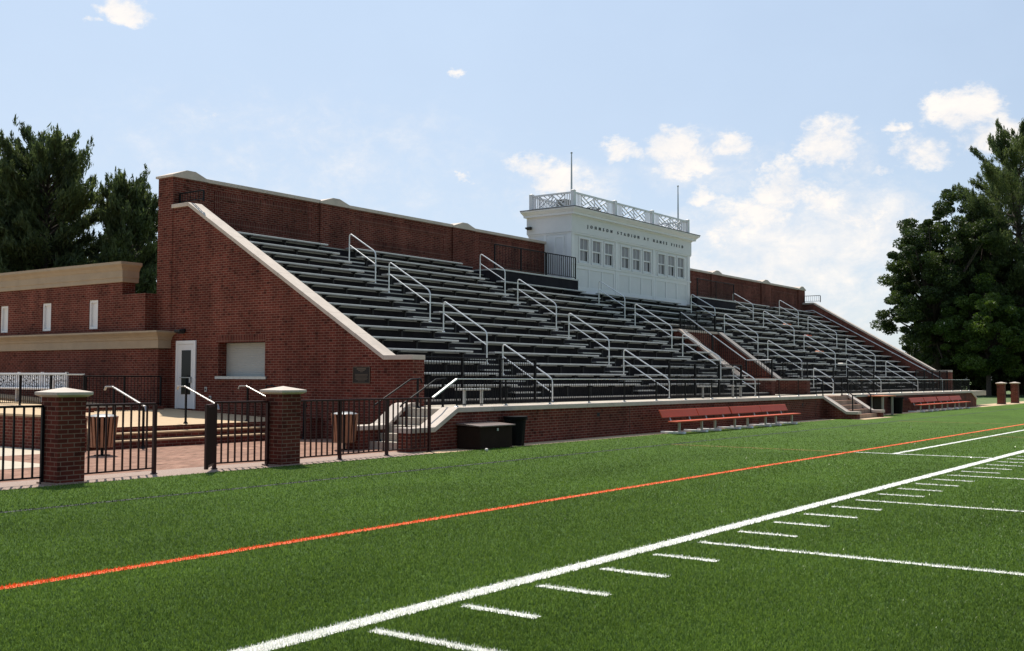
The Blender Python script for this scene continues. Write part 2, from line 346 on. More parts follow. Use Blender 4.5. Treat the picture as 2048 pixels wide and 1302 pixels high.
# ------------------------------------------------------------------ ground and field
TE = 14.62           # turf edge
structure('meadow', MB().add([(-1500, -1500, -.08), (1500, -1500, -.08), (1500, 1500, -.08), (-1500, 1500, -.08)], [(0, 1, 2, 3)]), M_MEADOW)
structure('playing_field', MB().box(-60, 160, -70, TE, -.06, 0.012), M_TURF)
Y0W = 15.3          # front of retaining wall
structure('kerb_strip', MB().box(17.45, 69, TE, 15.6, -.06, .002).box(69, 150, TE, 16.2, -.06, .0), M_CONCTAN)
structure('aggregate_path', MB().box(-20, 17.45, TE, 15.75, -.06, .002), M_AGG)
structure('brick_patio', MB().box(-20, 20.0, 15.75, 20.95, -.06, .0), M_PAVE)
structure('concrete_walk', MB().box(-20, 13.2, 20.95, 60, -.06, .0).box(-20, 11.0, 17.9, 20.95, -.05, .006), M_PALE)
# field lines: ragged-edged strips lying on the turf
def strip(p, q, w, rag=.012, step=.045):
    p = Vector((*p, 0)); q = Vector((*q, 0)); d = q-p; n = max(2, int(d.length/step)); t = d.normalized(); s = Vector((-t.y, t.x, 0))
    if n > 900: n = 900
    vs = []; fs = []
    for i in range(n+1):
        c = p+d*(i/n); z = .017
        a = w/2+random.uniform(-rag, rag); b = w/2+random.uniform(-rag, rag)
        vs += [(*(c+s*a).xy, z), (*(c-s*b).xy, z)]
        if i: fs.append((2*i-2, 2*i-1, 2*i+1, 2*i))
    return vs, fs
def line(name, segs, m, rag=.012, step=.045):
    mb = MB()
    for (p, q, w) in segs: mb.add(*strip(p, q, w, rag, step))
    return structure(name, mb, m)
XT = 5.045
line('sideline', [((2, 4.93), (30, 4.93), .165), ((30, 4.93), (110, 4.93), .165)], M_LINE)
for i in range(-1, 22):
    x = XT+4.572*i
    line('yard_line', [((x, 4.72), (x, -12), .09), ((x, -12), (x, -48), .09)], M_LINE)
for i in range(-3, 75):
    if i % 5 == 0: continue
    x = XT+.9144*i
    line('hash_mark', [((x, 4.72), (x, 4.1), .09)], M_LINE)
line('restraining_line', [((23.35, 7.8), (23.35, 4.93), .1), ((23.4, 6.95), (90, 6.95), .11)], M_LINE)
line('orange_line', [((1, 7.86), (35, 7.86), .115), ((35, 7.86), (120, 7.86), .115)], M_OLINE)
line('faint_orange_line', [((23.3, 12.25), (23.3, 7.95), .1), ((32.2, 7.75), (32.2, -20), .1), ((41.5, 12.2), (41.5, 8.0), .1)], M_OFAINT)
line('black_line', [((2, 12.2), (40, 12.2), .11), ((40, 12.2), (110, 12.2), .11)], M_BLINE, .008)

# ------------------------------------------------------------------ grandstand
XE, XF = 20.0, 71.06; TW = .41
ROWY, ROWZ, RUN, RISE = 18.25, 1.40, .5575, .33
TREAD = .385
YB, ZB = 26.98, 7.64
def rowy(k): return ROWY+RUN*k
def rowz(k): return ROWZ+RISE*k
CONC = .885
structure('concourse', MB().box(19.2, 20.41, 15.72, 17.15, .6, CONC).box(20.41, 42.1, 15.72, 18.2, .6, CONC).box(42.1, 45.6, 16.3, 18.2, .6, CONC).box(45.6, 72, 15.72, 18.2, .6, CONC), M_CONC)
structure('stand_base', MB().box(20.5, 70.5, 18.3, 26.9, -.05, .5), M_INTER)
G = thing('grandstand', (45.5, 22, 0), 'long brick grandstand with dark stepped deck, sloping end walls and stone copings', 'grandstand')
# end walls, profile in (y,z)
PROF = [(17.46, 2.03), (18.41, 2.03), (26.21, 6.59), (26.98, 6.59)]
def ptop(y):
    for (a, za), (b, zb) in zip(PROF, PROF[1:]):
        if a <= y <= b: return za+(zb-za)*(y-a)/(b-a)
    return PROF[-1][1]
def wall_strip(mb, x0, x1, y0, y1, zb):
    ys = sorted({y0, y1, *[y for y, _ in PROF if y0 < y < y1]})
    mb.prism([(y0, zb), (y1, zb)]+[(y, ptop(y)) for y in reversed(ys)], 'x', x0, x1)
WY0, WY1, WZ0, WZ1 = 22.82, 24.78, 1.60, 2.56
def coping_profile(mb, x0, x1, prof, t, seg=1.15, gap=.006):
    # sloping coping laid over a (y,z) polyline, cut into slabs
    for (a, za), (b, zb) in zip(prof, prof[1:]):
        n = max(1, round(math.hypot(b-a, zb-za)/seg))
        for i in range(n):
            f0, f1 = i/n, (i+1)/n
            ya, yb_ = a+(b-a)*f0, a+(b-a)*f1; z0, z1 = za+(zb-za)*f0, za+(zb-za)*f1
            ya += gap/2; yb_ -= gap/2
            mb.prism([(ya, z0), (yb_, z1), (yb_, z1+t), (ya, z0+t)], 'x', x0, x1)
mb = MB()
for (y0, y1) in ((17.46, WY0), (WY1, 26.98)): wall_strip(mb, XE, XE+TW, y0, y1, -.05)
wall_strip(mb, XE, XE+TW, WY0, WY1, WZ1); mb.prism([(WY0, -.05), (WY1, -.05), (WY1, WZ0), (WY0, WZ0)], 'x', XE, XE+TW)
W = mb.build('end_wall', M_BRICK, G)
c = MB(); coping_profile(c, XE-.045, XE+TW+.045, PROF, .115); c.build('coping', M_STONE, W, bevel=.008)
MB().box(XE-.004, XE+.2, WY0-.02, WY1+.1, WZ1+.002, WZ1+.21).build('soldier_course', M_SOLD, W)
mb = MB(); mb.prism([(17.46, -.05), (26.98, -.05)]+[(y, z) for y, z in reversed(PROF)], 'x', XF-TW, XF)
W2 = mb.build('end_wall', M_BRICK, G)
c = MB(); coping_profile(c, XF-TW-.045, XF+.045, PROF, .115); c.build('coping', M_STONE, W2, bevel=.008)
# back wall with pilasters, soldier courses, coping and hipped caps
PIL = [(19.98, 21.2), (26.0, 27.4), (33.2, 34.6), (56.6, 58.0), (63.7, 65.1), (69.9, XF+.02)]
mb = MB(); mb.box(XE, XF, YB+.03, YB+.62, -.05, ZB-.1)
BW = mb.build('back_wall', M_BRICK, G)
for a, b in PIL: MB().box(a, b, YB-.035, YB+.66, 4.6 if a > 20 and b < 71 else 0, ZB-.1).build('pilaster', M_BRICK, BW)
edges = sorted([e for p in PIL for e in p])
free = [(PIL[i][1], PIL[i+1][0]) for i in range(len(PIL)-1)]
for a, b in free:
    c = MB(); n = max(1, round((b-a)/1.3))
    for i in range(n):
        c.box(a+(b-a)*i/n+.003, a+(b-a)*(i+1)/n-.003, YB-.05, YB+.68, ZB-.1, ZB+.01)
    c.build('coping', M_STONE, BW, bevel=.008)
for a, b in PIL:
    k = MB(); y0, y1 = YB-.09, YB+.74; m_ = (a+b)/2; x0, x1 = a-.05, b+.05
    k.prism([(x0, ZB-.1), (x1, ZB-.1), (x1, ZB-.035), (m_+.16, ZB+.15), (m_-.16, ZB+.15), (x0, ZB-.035)], 'y', y0, y1)
    k.build('pilaster_cap', M_STONE, BW)
for a, b in free:
    if a > 34 and b < 57: a2, b2 = None, None
    segs = [(a, b)] if not (a > 34 and b < 57) else [(34.6, 39.6), (51.4, 56.6)]
    for (p, q) in segs:
        p += .35; q -= .35; sc = MB()
        sc.box(p, q, YB+.015, YB+.05, 7.12, 7.32); sc.box(p, q, YB+.015, YB+.05, 6.32, 6.52)
        for xx in (p, q-.2): sc.box(xx, xx+.2, YB+.015, YB+.05, 6.522, 7.118)
        sc.build('soldier_course', M_SOLD, BW)
# deck, treads and aisle half-steps
SEC = [(20.45, 25.5), (26.57, 32.7), (33.72, 39.93), (41.05, 48.85), (49.95, 56.03), (56.98, 62.85), (63.6, 70.6)]
AIS = [(25.5, 26.57), (32.7, 33.72), (39.93, 41.05), (48.85, 49.95), (56.03, 56.98), (62.85, 63.6)]
VX0, VX1, VK = 43.27, 47.74, 7            # portal outer faces; rows 0..VK are cut
def spans(k): return [(20.41, 33.7), (56.05, 70.64)] if k > 13 else [(20.41, 70.64)] if k > VK else [(20.41, VX0), (VX1, 70.64)]
dk = MB()
for k in range(16):
    z = rowz(k)-TREAD; y = rowy(k)+.29-RUN
    for a, b in spans(k): dk.box(a, b, y+.02, 26.95, z-RISE-.02 if k else .5, z-.036)
dk.build('deck', M_DECK, G)
for k in range(16):
    z = rowz(k)-TREAD; y = rowy(k)+.29-RUN; t = MB()
    for a, b in spans(k): MB().box(a, b, y, y+RUN-.06 if k < 15 else 26.95, z-.034, z).build('tread', M_TREAD, G)
for i, (a, b) in enumerate(AIS):
    for k in range(14):
        if k >= 13 and i in (2, 3): continue
        z = rowz(k)-TREAD+RISE/2; y = rowy(k)+.29-.27
        o = MB().box(a-.12, b+.12, y, y+.268, z-.04, z).build('aisle_step', M_ALUPLANK, G)
        MB().box(a-.05, b+.05, y+.02, y+.268, z-RISE/2+.004, z-.041).build('riser', M_DECK, o)
# portal in the middle of the stand
VT = .41; VP = [(17.9, 1.49), (19.21, 1.49), (22.19, 3.68), (22.6, 3.68)]
def portal(x0, m_):
    mb = MB(); mb.prism([(17.9, .5), (22.6, .5)]+list(reversed(VP)), 'x', x0, x0+VT)
    w = mb.build('portal_wall', M_BRICK, G)
    c = MB(); coping_profile(c, x0-.05, x0+VT+(.16 if m_ is M_STONE else .02), VP, .1); c.build('coping', m_, w, bevel=.008); return w
portal(VX0, M_STONE); portal(VX1-VT, M_SHADESTONE)
mb = MB(); mb.box(VX0+VT, VX1-VT, 22.25, 22.6, 2.95, 3.68).box(VX0+VT, VX0+VT+.9, 22.25, 22.6, .5, 2.95).box(VX1-VT-.9, VX1-VT, 22.25, 22.6, .5, 2.95)
w = mb.build('portal_wall', M_BRICK, G)
MB().box(VX0+VT+.06, VX1-VT-.06, 22.2, 22.65, 3.682, 3.78).build('coping', M_STONE, w, bevel=.008)
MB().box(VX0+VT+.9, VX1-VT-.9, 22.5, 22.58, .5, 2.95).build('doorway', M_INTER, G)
MB().box(VX0+VT, VX1-VT, 18.2, 22.4, .5, CONC-.004).build('portal_floor', M_CONC, G)
# camera platforms either side of the press box
for (a, b) in ((33.72, 39.70), (51.25, 56.03)):
    pf = MB().box(a, b, 25.22, 26.9, 4.9, 5.80).build('platform', M_DECK, G)
    MB().box(a, b, 25.19, 26.9, 5.802, 5.86).build('nosing', M_ALUPLANK, pf)
# door and serving hatch in the near end wall
d = MB().box(XE-.05, XE-.002, 25.74, 25.82, .66, 2.64).box(XE-.05, XE-.002, 26.56, 26.64, .66, 2.64).box(XE-.05, XE-.002, 25.82, 26.56, 2.54, 2.64)
d = d.build('door', M_WHITETRIM, G, bevel=.006)
MB().box(XE-.035, XE-.003, 25.825, 26.555, .67, 2.535).build('door_leaf', M_WHITE, d)
MB().box(XE-.042, XE-.036, 25.95, 26.37, 1.08, 2.36).build('glass', M_GLASS, d)
MB().box(XE-.10, XE-.043, 25.9, 25.94, 1.42, 1.58).box(XE-.075, XE-.043, 25.9, 26.42, 1.555, 1.58).build('handle', M_GALV, d)
h = MB()
for i in range(19): h.prism([(XE+.30, WZ0+.05*i), (XE+.296, WZ0+.05*i+.025), (XE+.30, WZ0+.05*i+.05), (XE+.36, WZ0+.05*i+.05), (XE+.36, WZ0+.05*i)], 'y', WY0, WY1)
h = h.build('serving_hatch', M_SHUT, G)
MB().box(XE-.06, XE+.3, WY0-.1, WY1+.06, WZ0-.07, WZ0+.005).build('sill', M_GALV, h)
# small balcony railings at the top ends
def picket_fence(name, p, q, z0, h, label, cat, group=None, post=2., pick=.11, m=None, r=.006, rail=.035, posts=True, bottom=.08, pw=.045, flange=False, zq=None, toprail=True, gaps=None, topm=None):
    m = m or M_BLACK; topm = topm or m
    p = Vector((p[0], p[1], z0)); q = Vector((q[0], q[1], z0 if zq is None else zq)); d = q-p; L = math.hypot(d.x, d.y)
    root = thing(name, p, label, cat, group)
    up = Vector((0, 0, h))
    MB().bar(p+up, q+up, .055, rail).build('top_rail', topm, root, bevel=.006)
    MB().bar(p+Vector((0, 0, bottom)), q+Vector((0, 0, bottom)), .03, .025).build('bottom_rail', m, root)
    n = max(1, round(L/post))
    for i in range(n+1):
        c = p+d*(i/n); o = MB().box(c.x-pw/2, c.x+pw/2, c.y-pw/2, c.y+pw/2, c.z, c.z+h-rail/2).build('post', m, root)
        if flange: MB().lathe([(.06, 0), (.06, .012), (.03, .03), (.03, .05)], (c.x, c.y, c.z), 10).build('base_flange', M_GALV if flange == 2 else m, o)
    k = MB(); n = max(1, round(L/pick))
    for i in range(1, n):
        c = p+d*(i/n); k.box(c.x-r, c.x+r, c.y-r, c.y+r, c.z+bottom, c.z+h-.01)
    k.build('picket_panel', m, root)
    return root
picket_fence('balcony_railing', (XE+.2, 25.8), (XE+.2, 26.9), 6.72, .33, 'short black railing on top of the near end wall', 'railing', 'end wall railings', post=1.2, pick=.12)
picket_fence('balcony_railing', (XF-.2, 25.8), (XF-.2, 26.9), 6.72, .45, 'short black railing on top of the far end wall against the sky', 'railing', 'end wall railings', post=1.2, pick=.14)
for y in (25.75, ): pass

# bleacher benches
ORD = ['bottom', 'second', 'third', 'fourth', 'fifth', 'sixth', 'seventh', 'eighth', 'ninth', 'tenth', 'eleventh', 'twelfth', 'thirteenth', 'fourteenth', 'top']
WHERE = ['between the near end wall and first stair aisle', 'between first and second stair aisles', 'between second and third stair aisles',
         'between third and fourth stair aisles', 'between fourth and fifth stair aisles', 'between fifth and sixth stair aisles', 'between sixth stair aisle and far end wall']
bracket_me = MB().box(-.03, .03, .10, .16, -TREAD, -.06).box(-.03, .03, .015, .235, -.09, -.054).mesh('bracket', M_BRACKET)
def make_bench(L):
    r = thing('bleacher_bench', (0, 0, 0), 'x', 'bench', 'aluminium benches in rows on the grandstand')
    MB().prism([(0, -.044), (.012, -.053), (.238, -.053), (.25, -.044), (.25, -.01), (.24, 0), (.012, 0), (0, -.010)], 'x', 0, L).build('seat', M_ALUPLANK, r, local=True)
    n = max(2, round(L/1.75)+1)
    for i in range(n):
        b = bpy.data.objects.new('bracket', bracket_me); col.objects.link(b); b.parent = r
        b.location = ((.35+(L-.7)*i/(n-1)) if L > 1.2 else (.2+(L-.4)*i), 0, 0)
    return r
protos = {}
def bench(a, b, k, where):
    L = round(b-a, 3)
    if L in protos: r = copy_tree(protos[L])
    else: r = protos[L] = make_bench(L)
    r.location = (a+random.uniform(-.04, .04), rowy(k), rowz(k))
    row = ORD[k]+' row' if k in (0, 14) else ORD[k]+' row up'
    r['label'] = 'bleacher bench, %s, %s' % (row, where)
for i, (a, b) in enumerate(SEC):
    for k in range(15):
        if i in (2, 3, 4) and k >= 13: continue
        if i == 3 and k <= VK:
            bench(a, 42.98, k, 'between third stair aisle and portal'); bench(VX1+.25, b, k, 'between portal and fourth stair aisle')
        else: bench(a, b, k, WHERE[i])

# aisle handrails
def arc_path(pts, rad=.09, n=5):
    out = [Vector(pts[0])]
    for a, b, c in zip(pts, pts[1:], pts[2:]):
        a, b, c = Vector(a), Vector(b), Vector(c); u = (a-b).normalized(); v = (c-b).normalized()
        p, q = b+u*rad, b+v*rad
        for i in range(n+1):
            t = i/n; out.append(p*(1-t)**2+b*2*t*(1-t)+q*t*t)
    out.append(Vector(pts[-1])); return out
def footz(y):
    if y < rowy(0)+.29-RUN: return CONC
    k = int((y-(rowy(0)+.29-RUN))//RUN); return rowz(k)-TREAD
RA = [(25.6, 24.4), (23.8, 22.05), (21.5, 19.8), (19.2, 17.42)]
RB = [(24.65, 23.35), (22.85, 21.1), (20.6, 18.9), (18.35, 17.42)]
NTH = ['topmost', 'second from top', 'third from top', 'lowest']; AN = ['first', 'second', 'third', 'fourth', 'fifth', 'sixth']
def handrail(x, yb, yf, label):
    zb, zf = footz(yb), footz(yf); tb = ROWZ+.592*(yb-ROWY)+.66; tf = ROWZ+.592*(yf-ROWY)+.66
    if yf < 17.6: tf += .0
    r = thing('aisle_handrail', (x, yf, zf), label, 'handrail', 'handrails in the stair aisles')
    MB().tube(arc_path([(x, yb, zb), (x, yb, tb), (x, yf, tf), (x, yf, zf)], .14, 6), .0215, 10).build('top_rail', M_ALU, r, smooth=True)
    MB().tube([(x, yb-.01, tb-.40), (x, yf+.01, tf-.40)], .017, 8).build('mid_rail', M_ALU, r, smooth=True)
    for y, z in ((yb, zb), (yf, zf)): MB().lathe([(.055, 0), (.055, .012), (.03, .05)], (x, y, z), 12).build('base_flange', M_ALU, r)
for i, (a, b) in enumerate(AIS):
    for j, (yb, yf) in enumerate(RB if i in (2, 3) else RA):
        handrail((a+b)/2, yb, yf, 'aluminium pipe handrail, %s of four, in %s stair aisle from left' % (NTH[j], AN[i]))
r = thing('wall_handrail', (XF-TW-.1, 17.9, CONC), 'long pale pipe handrail running down the far end wall', 'handrail')
x = XF-TW-.12
MB().tube(arc_path([(x, 26.7, 6.16), (x, 26.2, 6.16), (x, 18.3, 1.80), (x, 17.95, 1.62), (x, 17.95, CONC)], .1, 5), .024, 10).build('top_rail', M_ALU, r, smooth=True)
br = MB()
for y in (25, 23, 21, 19): br.box(x-.01, XF-TW, y-.015, y+.015, 1.80+.552*(y-18.3)-.06, 1.80+.552*(y-18.3)-.03)
br.build('wall_bracket', M_ALU, r)

# fences on and in front of the stand
TALL = 'tall black picket fences before the front row'
for i, (a, b, w) in enumerate(((20.45, 25.45, 'by the near end wall'), (33.6, 39.6, 'between second and third stair aisles'), (50.0, 56.0, 'between fourth and fifth stair aisles'), (63.6, 70.4, 'by the far end wall'))):
    picket_fence('picket_fence', (a, 17.62), (b, 17.62), CONC, 1.22, 'tall black picket fence before the front row '+w, 'fence', TALL, post=1.75, pick=.105, pw=.06)
WT = .92
def sloped_rail(root, pts, m, r=.022): MB().tube(pts, r, 8).build('top_rail', m, root, smooth=True)
g1 = picket_fence('guard_rail', (19.25, 15.5), (42.0, 15.5), WT, .64, 'long black guard rail on the retaining wall left of the field stairs', 'railing', 'guard rails on the retaining wall', post=1.9, pick=.105, r=.0048, rail=.02, pw=.026, flange=2, bottom=.06, topm=M_ALU)
MB().bar((19.25, 15.5, WT+.64), (18.42, 15.5, 1.15), .055, .03).build('sloped_rail', M_GALV, g1)
g2 = picket_fence('guard_rail', (45.75, 15.5), (66.8, 15.5), WT, .64, 'long black guard rail on the retaining wall right of the field stairs', 'railing', 'guard rails on the retaining wall', post=1.9, pick=.105, r=.0048, rail=.02, pw=.026, flange=2, bottom=.06, topm=M_ALU)
FN = 'platform railings'
picket_fence('platform_railing', (33.75, 25.3), (37.3, 25.3), 5.86, .95, 'black picket railing on the dark platform between press box and second stair aisle, left length', 'railing', FN, post=1.8, pick=.1)
picket_fence('platform_gate', (37.36, 25.3), (39.6, 25.3), 5.86, .95, 'black picket gate beside the left side of the white press box', 'gate', None, post=2.3, pick=.16, r=.012)
picket_fence('platform_railing', (51.4, 25.3), (55.95, 25.3), 5.86, .95, 'black picket railing on the dark platform right of the press box', 'railing', FN, post=2.2, pick=.1)
# portal railing: level across the back, sloping down one cheek, level at the foot
r = thing('portal_railing', (VX0+.44, 18.0, 1.6), 'black picket railing with pale sloping handrail round the stair portal', 'railing')
x = VX0+.44
P0, P1, P2 = (x, 22.35, 3.78), (x, 19.21, 1.60), (x, 18.05, 1.60)
hh = .78
pk = MB()
for (a, b) in ((P0, P1), (P1, P2), ((x, 22.42, 3.78), (VX1-.3, 22.42, 3.78))):
    a, b = Vector(a), Vector(b); n = round((b-a).length/.115)
    for i in range(n+1):
        c = a+(b-a)*(i/n); pk.box(c.x-.009, c.x+.009, c.y-.009, c.y+.009, c.z+.03, c.z+hh)
    pk.bar(a+Vector((0, 0, .09)), b+Vector((0, 0, .09)), .03, .025)
pk.build('picket_panel', M_BLACK, r)
MB().tube([(x, 22.42, 3.78+hh), (VX1-.3, 22.42, 3.78+hh)], .022, 8).build('top_rail', M_BLACK, r, smooth=True)
MB().tube([Vector(P0)+Vector((0, 0, hh)), Vector(P1)+Vector((0, 0, hh)), Vector(P2)+Vector((0, 0, hh))], .024, 8).build('hand_rail', M_GALV, r, smooth=True)
for c in (P0, ((x), 20.8, 2.71), P1, P2, (VX1-.3, 22.42, 3.78), (45.5, 22.42, 3.78)):
    MB().box(c[0]-.03, c[0]+.03, c[1]-.03, c[1]+.03, c[2], c[2]+hh+.02).build('post', M_BLACK, r)
picket_fence('portal_railing', (VX1-.2, 17.95), (VX1-.2, 19.1), 1.59, .75, 'short black railing on the low end of the right portal wall', 'railing', None, post=1.2, pick=.12)

# small companion benches on the concourse
def companion(x, y, label):
    r = thing('companion_bench', (x, y, CONC), label, 'bench', 'short companion benches on the concourse')
    MB().box(x-.55, x+.55, y-.13, y+.13, CONC+.40, CONC+.445).build('seat', M_ALUPLANK, r, bevel=.008)
    for s in (-.34, .34): MB().box(x+s-.025, x+s+.025, y-.03, y+.03, CONC, CONC+.40).build('leg', M_GALV, r)
companion(20.95, 16.35, 'short aluminium bench on two legs behind the dark storage box')
companion(35.3, 17.0, 'short aluminium bench on two legs, left of two above the red benches')
companion(37.8, 17.0, 'short aluminium bench on two legs, right of two above the red benches')
# seat pads left on the benches
for i, (x, k, m, lab) in enumerate(((60.6, 8, M_RED, 'small red seat pad, upper one on the right benches'), (60.3, 10, M_ORANGE, 'small orange seat pad, topmost on the right benches'),
                                (57.9, 5, M_ORANGE, 'small orange seat pad, lower left on the right benches'), (58.3, 3, M_BALL, 'small cream seat pad, lowest on the right benches'))):
    o = MB().prism([(-.3, 0), (.3, 0), (.32, .03), (.26, .06), (-.26, .06), (-.32, .03)], 'y', -.13, .13).build('seat_pad', m); o.location = (x, rowy(k)+.12, rowz(k)+.002)
    tag(o, lab, 'cushion', 'seat pads on the benches')

# ------------------------------------------------------------------ press box
BX0, BX1, BY0, BY1 = 39.75, 51.22, 25.62, 27.9
PB = thing('press_box', (45.5, 26.5, 5), 'white timber press box with nine sash windows above the stand', 'press box')
FZ = 8.0
walls = MB()
WIN = [40.40, 41.47, 42.54, 44.06, 45.12, 46.18, 47.66, 48.70, 49.74]; WW = .80; WZa, WZb = 6.76, 7.80
xs = [BX0]+[v for w in WIN for v in (w, w+WW)]+[BX1]
for i in range(0, len(xs), 2): walls.box(xs[i], xs[i+1], BY0, BY0+.15, 4.9, FZ)
for w in WIN: walls.box(w, w+WW, BY0, BY0+.15, 4.9, WZa).box(w, w+WW, BY0, BY0+.15, WZb, FZ)
walls.box(BX0, BX0+.15, BY0+.15, BY1, 4.9, FZ).box(BX1-.15, BX1, BY0+.15, BY1, 4.9, FZ).box(BX0+.15, BX1-.15, BY1-.15, BY1, 0, FZ)
wl = walls.build('wall', M_WHITE, PB)
MB().box(BX0+.15, BX1-.15, BY0+.5, BY0+.55, 4.95, FZ-.02).build('interior', M_BLIND, PB)
trim = MB()
for xx in (BX0+.12, 43.62, 47.26, BX1-.24): trim.box(xx-.1 if xx > 40 else BX0-.02, xx+.1 if xx < 51 else BX1+.02, BY0-.03, BY0-.002, 4.9, FZ)
trim.box(BX0-.025, BX1+.025, BY0-.05, BY0-.031, 6.58, 6.66).box(BX0-.02, BX1+.02, BY0-.045, BY0-.0305, 7.93, FZ)
for b0, b1 in ((40.07, 43.5), (43.74, 47.14), (47.38, 50.86)):
    trim.box(b0, b1, BY0-.024, BY0-.003, 6.42, 6.578).box(b0, b1, BY0-.024, BY0-.003, 4.9, 5.62)
    for i in range(4):
        xx = b0+(b1-b0)*i/3; xx = min(max(xx, b0+.06), b1-.06); trim.box(xx-.06, xx+.06, BY0-.0245, BY0-.0035, 5.6, 6.45)
trim.box(BX0-.025, BX0-.002, BY0-.03, BY1+.02, 7.93, FZ).box(BX0-.022, BX0-.003, 26.93, 27.05, 5.8, 7.93).box(BX0-.022, BX0-.003, BY0-.03, BY0+.2, 4.9, 7.93)
trim.build('trim', M_WHITETRIM, PB, bevel=.004)
frz = MB().box(BX0-.06, BX1+.06, BY0-.06, BY1+.06, FZ+.002, 8.72)
fr = frz.build('frieze', M_WHITE, PB)
# cornice: stepped crown swept round the box
def ring(mb, prof):
    # prof: (overhang, z) list; builds a mitred solid ring around the box
    vs = []; n = len(prof)
    for o, z in prof: vs += [(BX0-o*.8, BY0-o, z), (BX1+o, BY0-o, z), (BX1+o, BY1+o*.6, z), (BX0-o*.8, BY1+o*.6, z)]
    fs = [(3, 2, 1, 0), tuple((n-1)*4+i for i in range(4))]
    for i in range(n-1):
        for j in range(4): fs.append((i*4+j, i*4+(j+1) % 4, (i+1)*4+(j+1) % 4, (i+1)*4+j))
    mb.add(vs, fs)
cr = MB(); ring(cr, [(.05, 8.70), (.09, 8.71), (.10, 8.76), (.24, 8.765), (.24, 8.85), (.27, 8.87), (.31, 8.92), (.37, 8.97), (.40, 9.01), (.40, 9.05)])
cr.build('cornice', M_WHITETRIM, PB)
rf = MB(); ring(rf, [(.42, 9.052), (.42, 9.085), (.2, 9.11)]); rf.build('roof', M_ROOF, PB)
# side door
sd = MB().box(BX0-.03, BX0-.002, 25.98, 26.06, 5.86, 7.86).box(BX0-.03, BX0-.002, 26.44, 26.52, 5.86, 7.86).box(BX0-.03, BX0-.002, 26.06, 26.44, 7.78, 7.86).build('door', M_WHITETRIM, PB)
MB().box(BX0-.012, BX0-.003, 26.061, 26.439, 5.86, 7.778).build('door_leaf', M_WHITE, sd)
MB().box(BX0-.05, BX0-.012, 26.09, 26.12, 6.75, 6.87).build('handle', M_GALV, sd)
# sash windows: frame, two sashes of two lights each
for w in WIN:
    a, b = w, w+WW; zm = (WZa+WZb)/2
    f = MB().box(a-.05, a+.03, BY0-.04, BY0+.07, WZa-.05, WZb+.05).box(b-.03, b+.05, BY0-.04, BY0+.07, WZa-.05, WZb+.05)
    f.box(a+.03, b-.03, BY0-.04, BY0+.07, WZb-.03, WZb+.05).box(a-.08, b+.08, BY0-.07, BY0+.07, WZa-.10, WZa-.052)
    f = f.build('window', M_WHITETRIM, PB, bevel=.004)
    s = MB().box(a+.031, b-.031, BY0+.005, BY0+.04, zm-.03, zm+.03).box(a+.031, b-.031, BY0+.042, BY0+.07, WZa-.03, WZa+.045)
    for (za, zb_, yy) in ((zm+.03, WZb-.03, BY0+.01), (WZa+.045, zm-.03, BY0+.042)):
        s.box((a+b)/2-.013, (a+b)/2+.013, yy, yy+.02, za, zb_)
        for xx in (a+.031, b-.071): s.box(xx, xx+.04, yy, yy+.026, za, zb_)
    s.build('sash', M_WHITETRIM, f)
    MB().box(a+.072, b-.072, BY0+.024, BY0+.028, zm+.031, WZb-.031).box(a+.072, b-.072, BY0+.052, BY0+.056, WZa+.046, zm-.031).build('pane', M_PANE, f)
    MB().box(b-.072-.10, b-.0725, BY0+.046, BY0+.0515, WZa+.047, zm-.032).build('blind_gap', M_GLASS, f)
# lettering
cu = bpy.data.curves.new('lettering', 'FONT'); cu.body = 'JOHNSON STADIUM AT HANES FIELD'; cu.size = .30; cu.space_character = 2.75; cu.space_word = 1.15; cu.extrude = .012
to = bpy.data.objects.new('tmp', cu); col.objects.link(to); bpy.context.view_layer.update()
me = bpy.data.meshes.new_from_object(to.evaluated_get(bpy.context.evaluated_depsgraph_get())); bpy.data.objects.remove(to)
me.name = 'lettering'; xs_ = [v.co.x for v in me.vertices]; ys_ = [v.co.y for v in me.vertices]
x0_, x1_ = min(xs_), max(xs_); sx = 9.32/(x1_-x0_); sz = .185/(max(ys_)-min(ys_))
wl_ = world_loc(PB)
for v in me.vertices:
    x_, y_, z_ = v.co; v.co = (40.98+(x_-x0_)*sx-wl_.x, BY0-.06-.014-z_-wl_.y, 8.25+(y_-min(ys_))*sz-wl_.z)
me.flip_normals(); me.materials.clear(); me.materials.append(M_LETTER)
lo = bpy.data.objects.new('lettering', me); col.objects.link(lo); lo.parent = PB
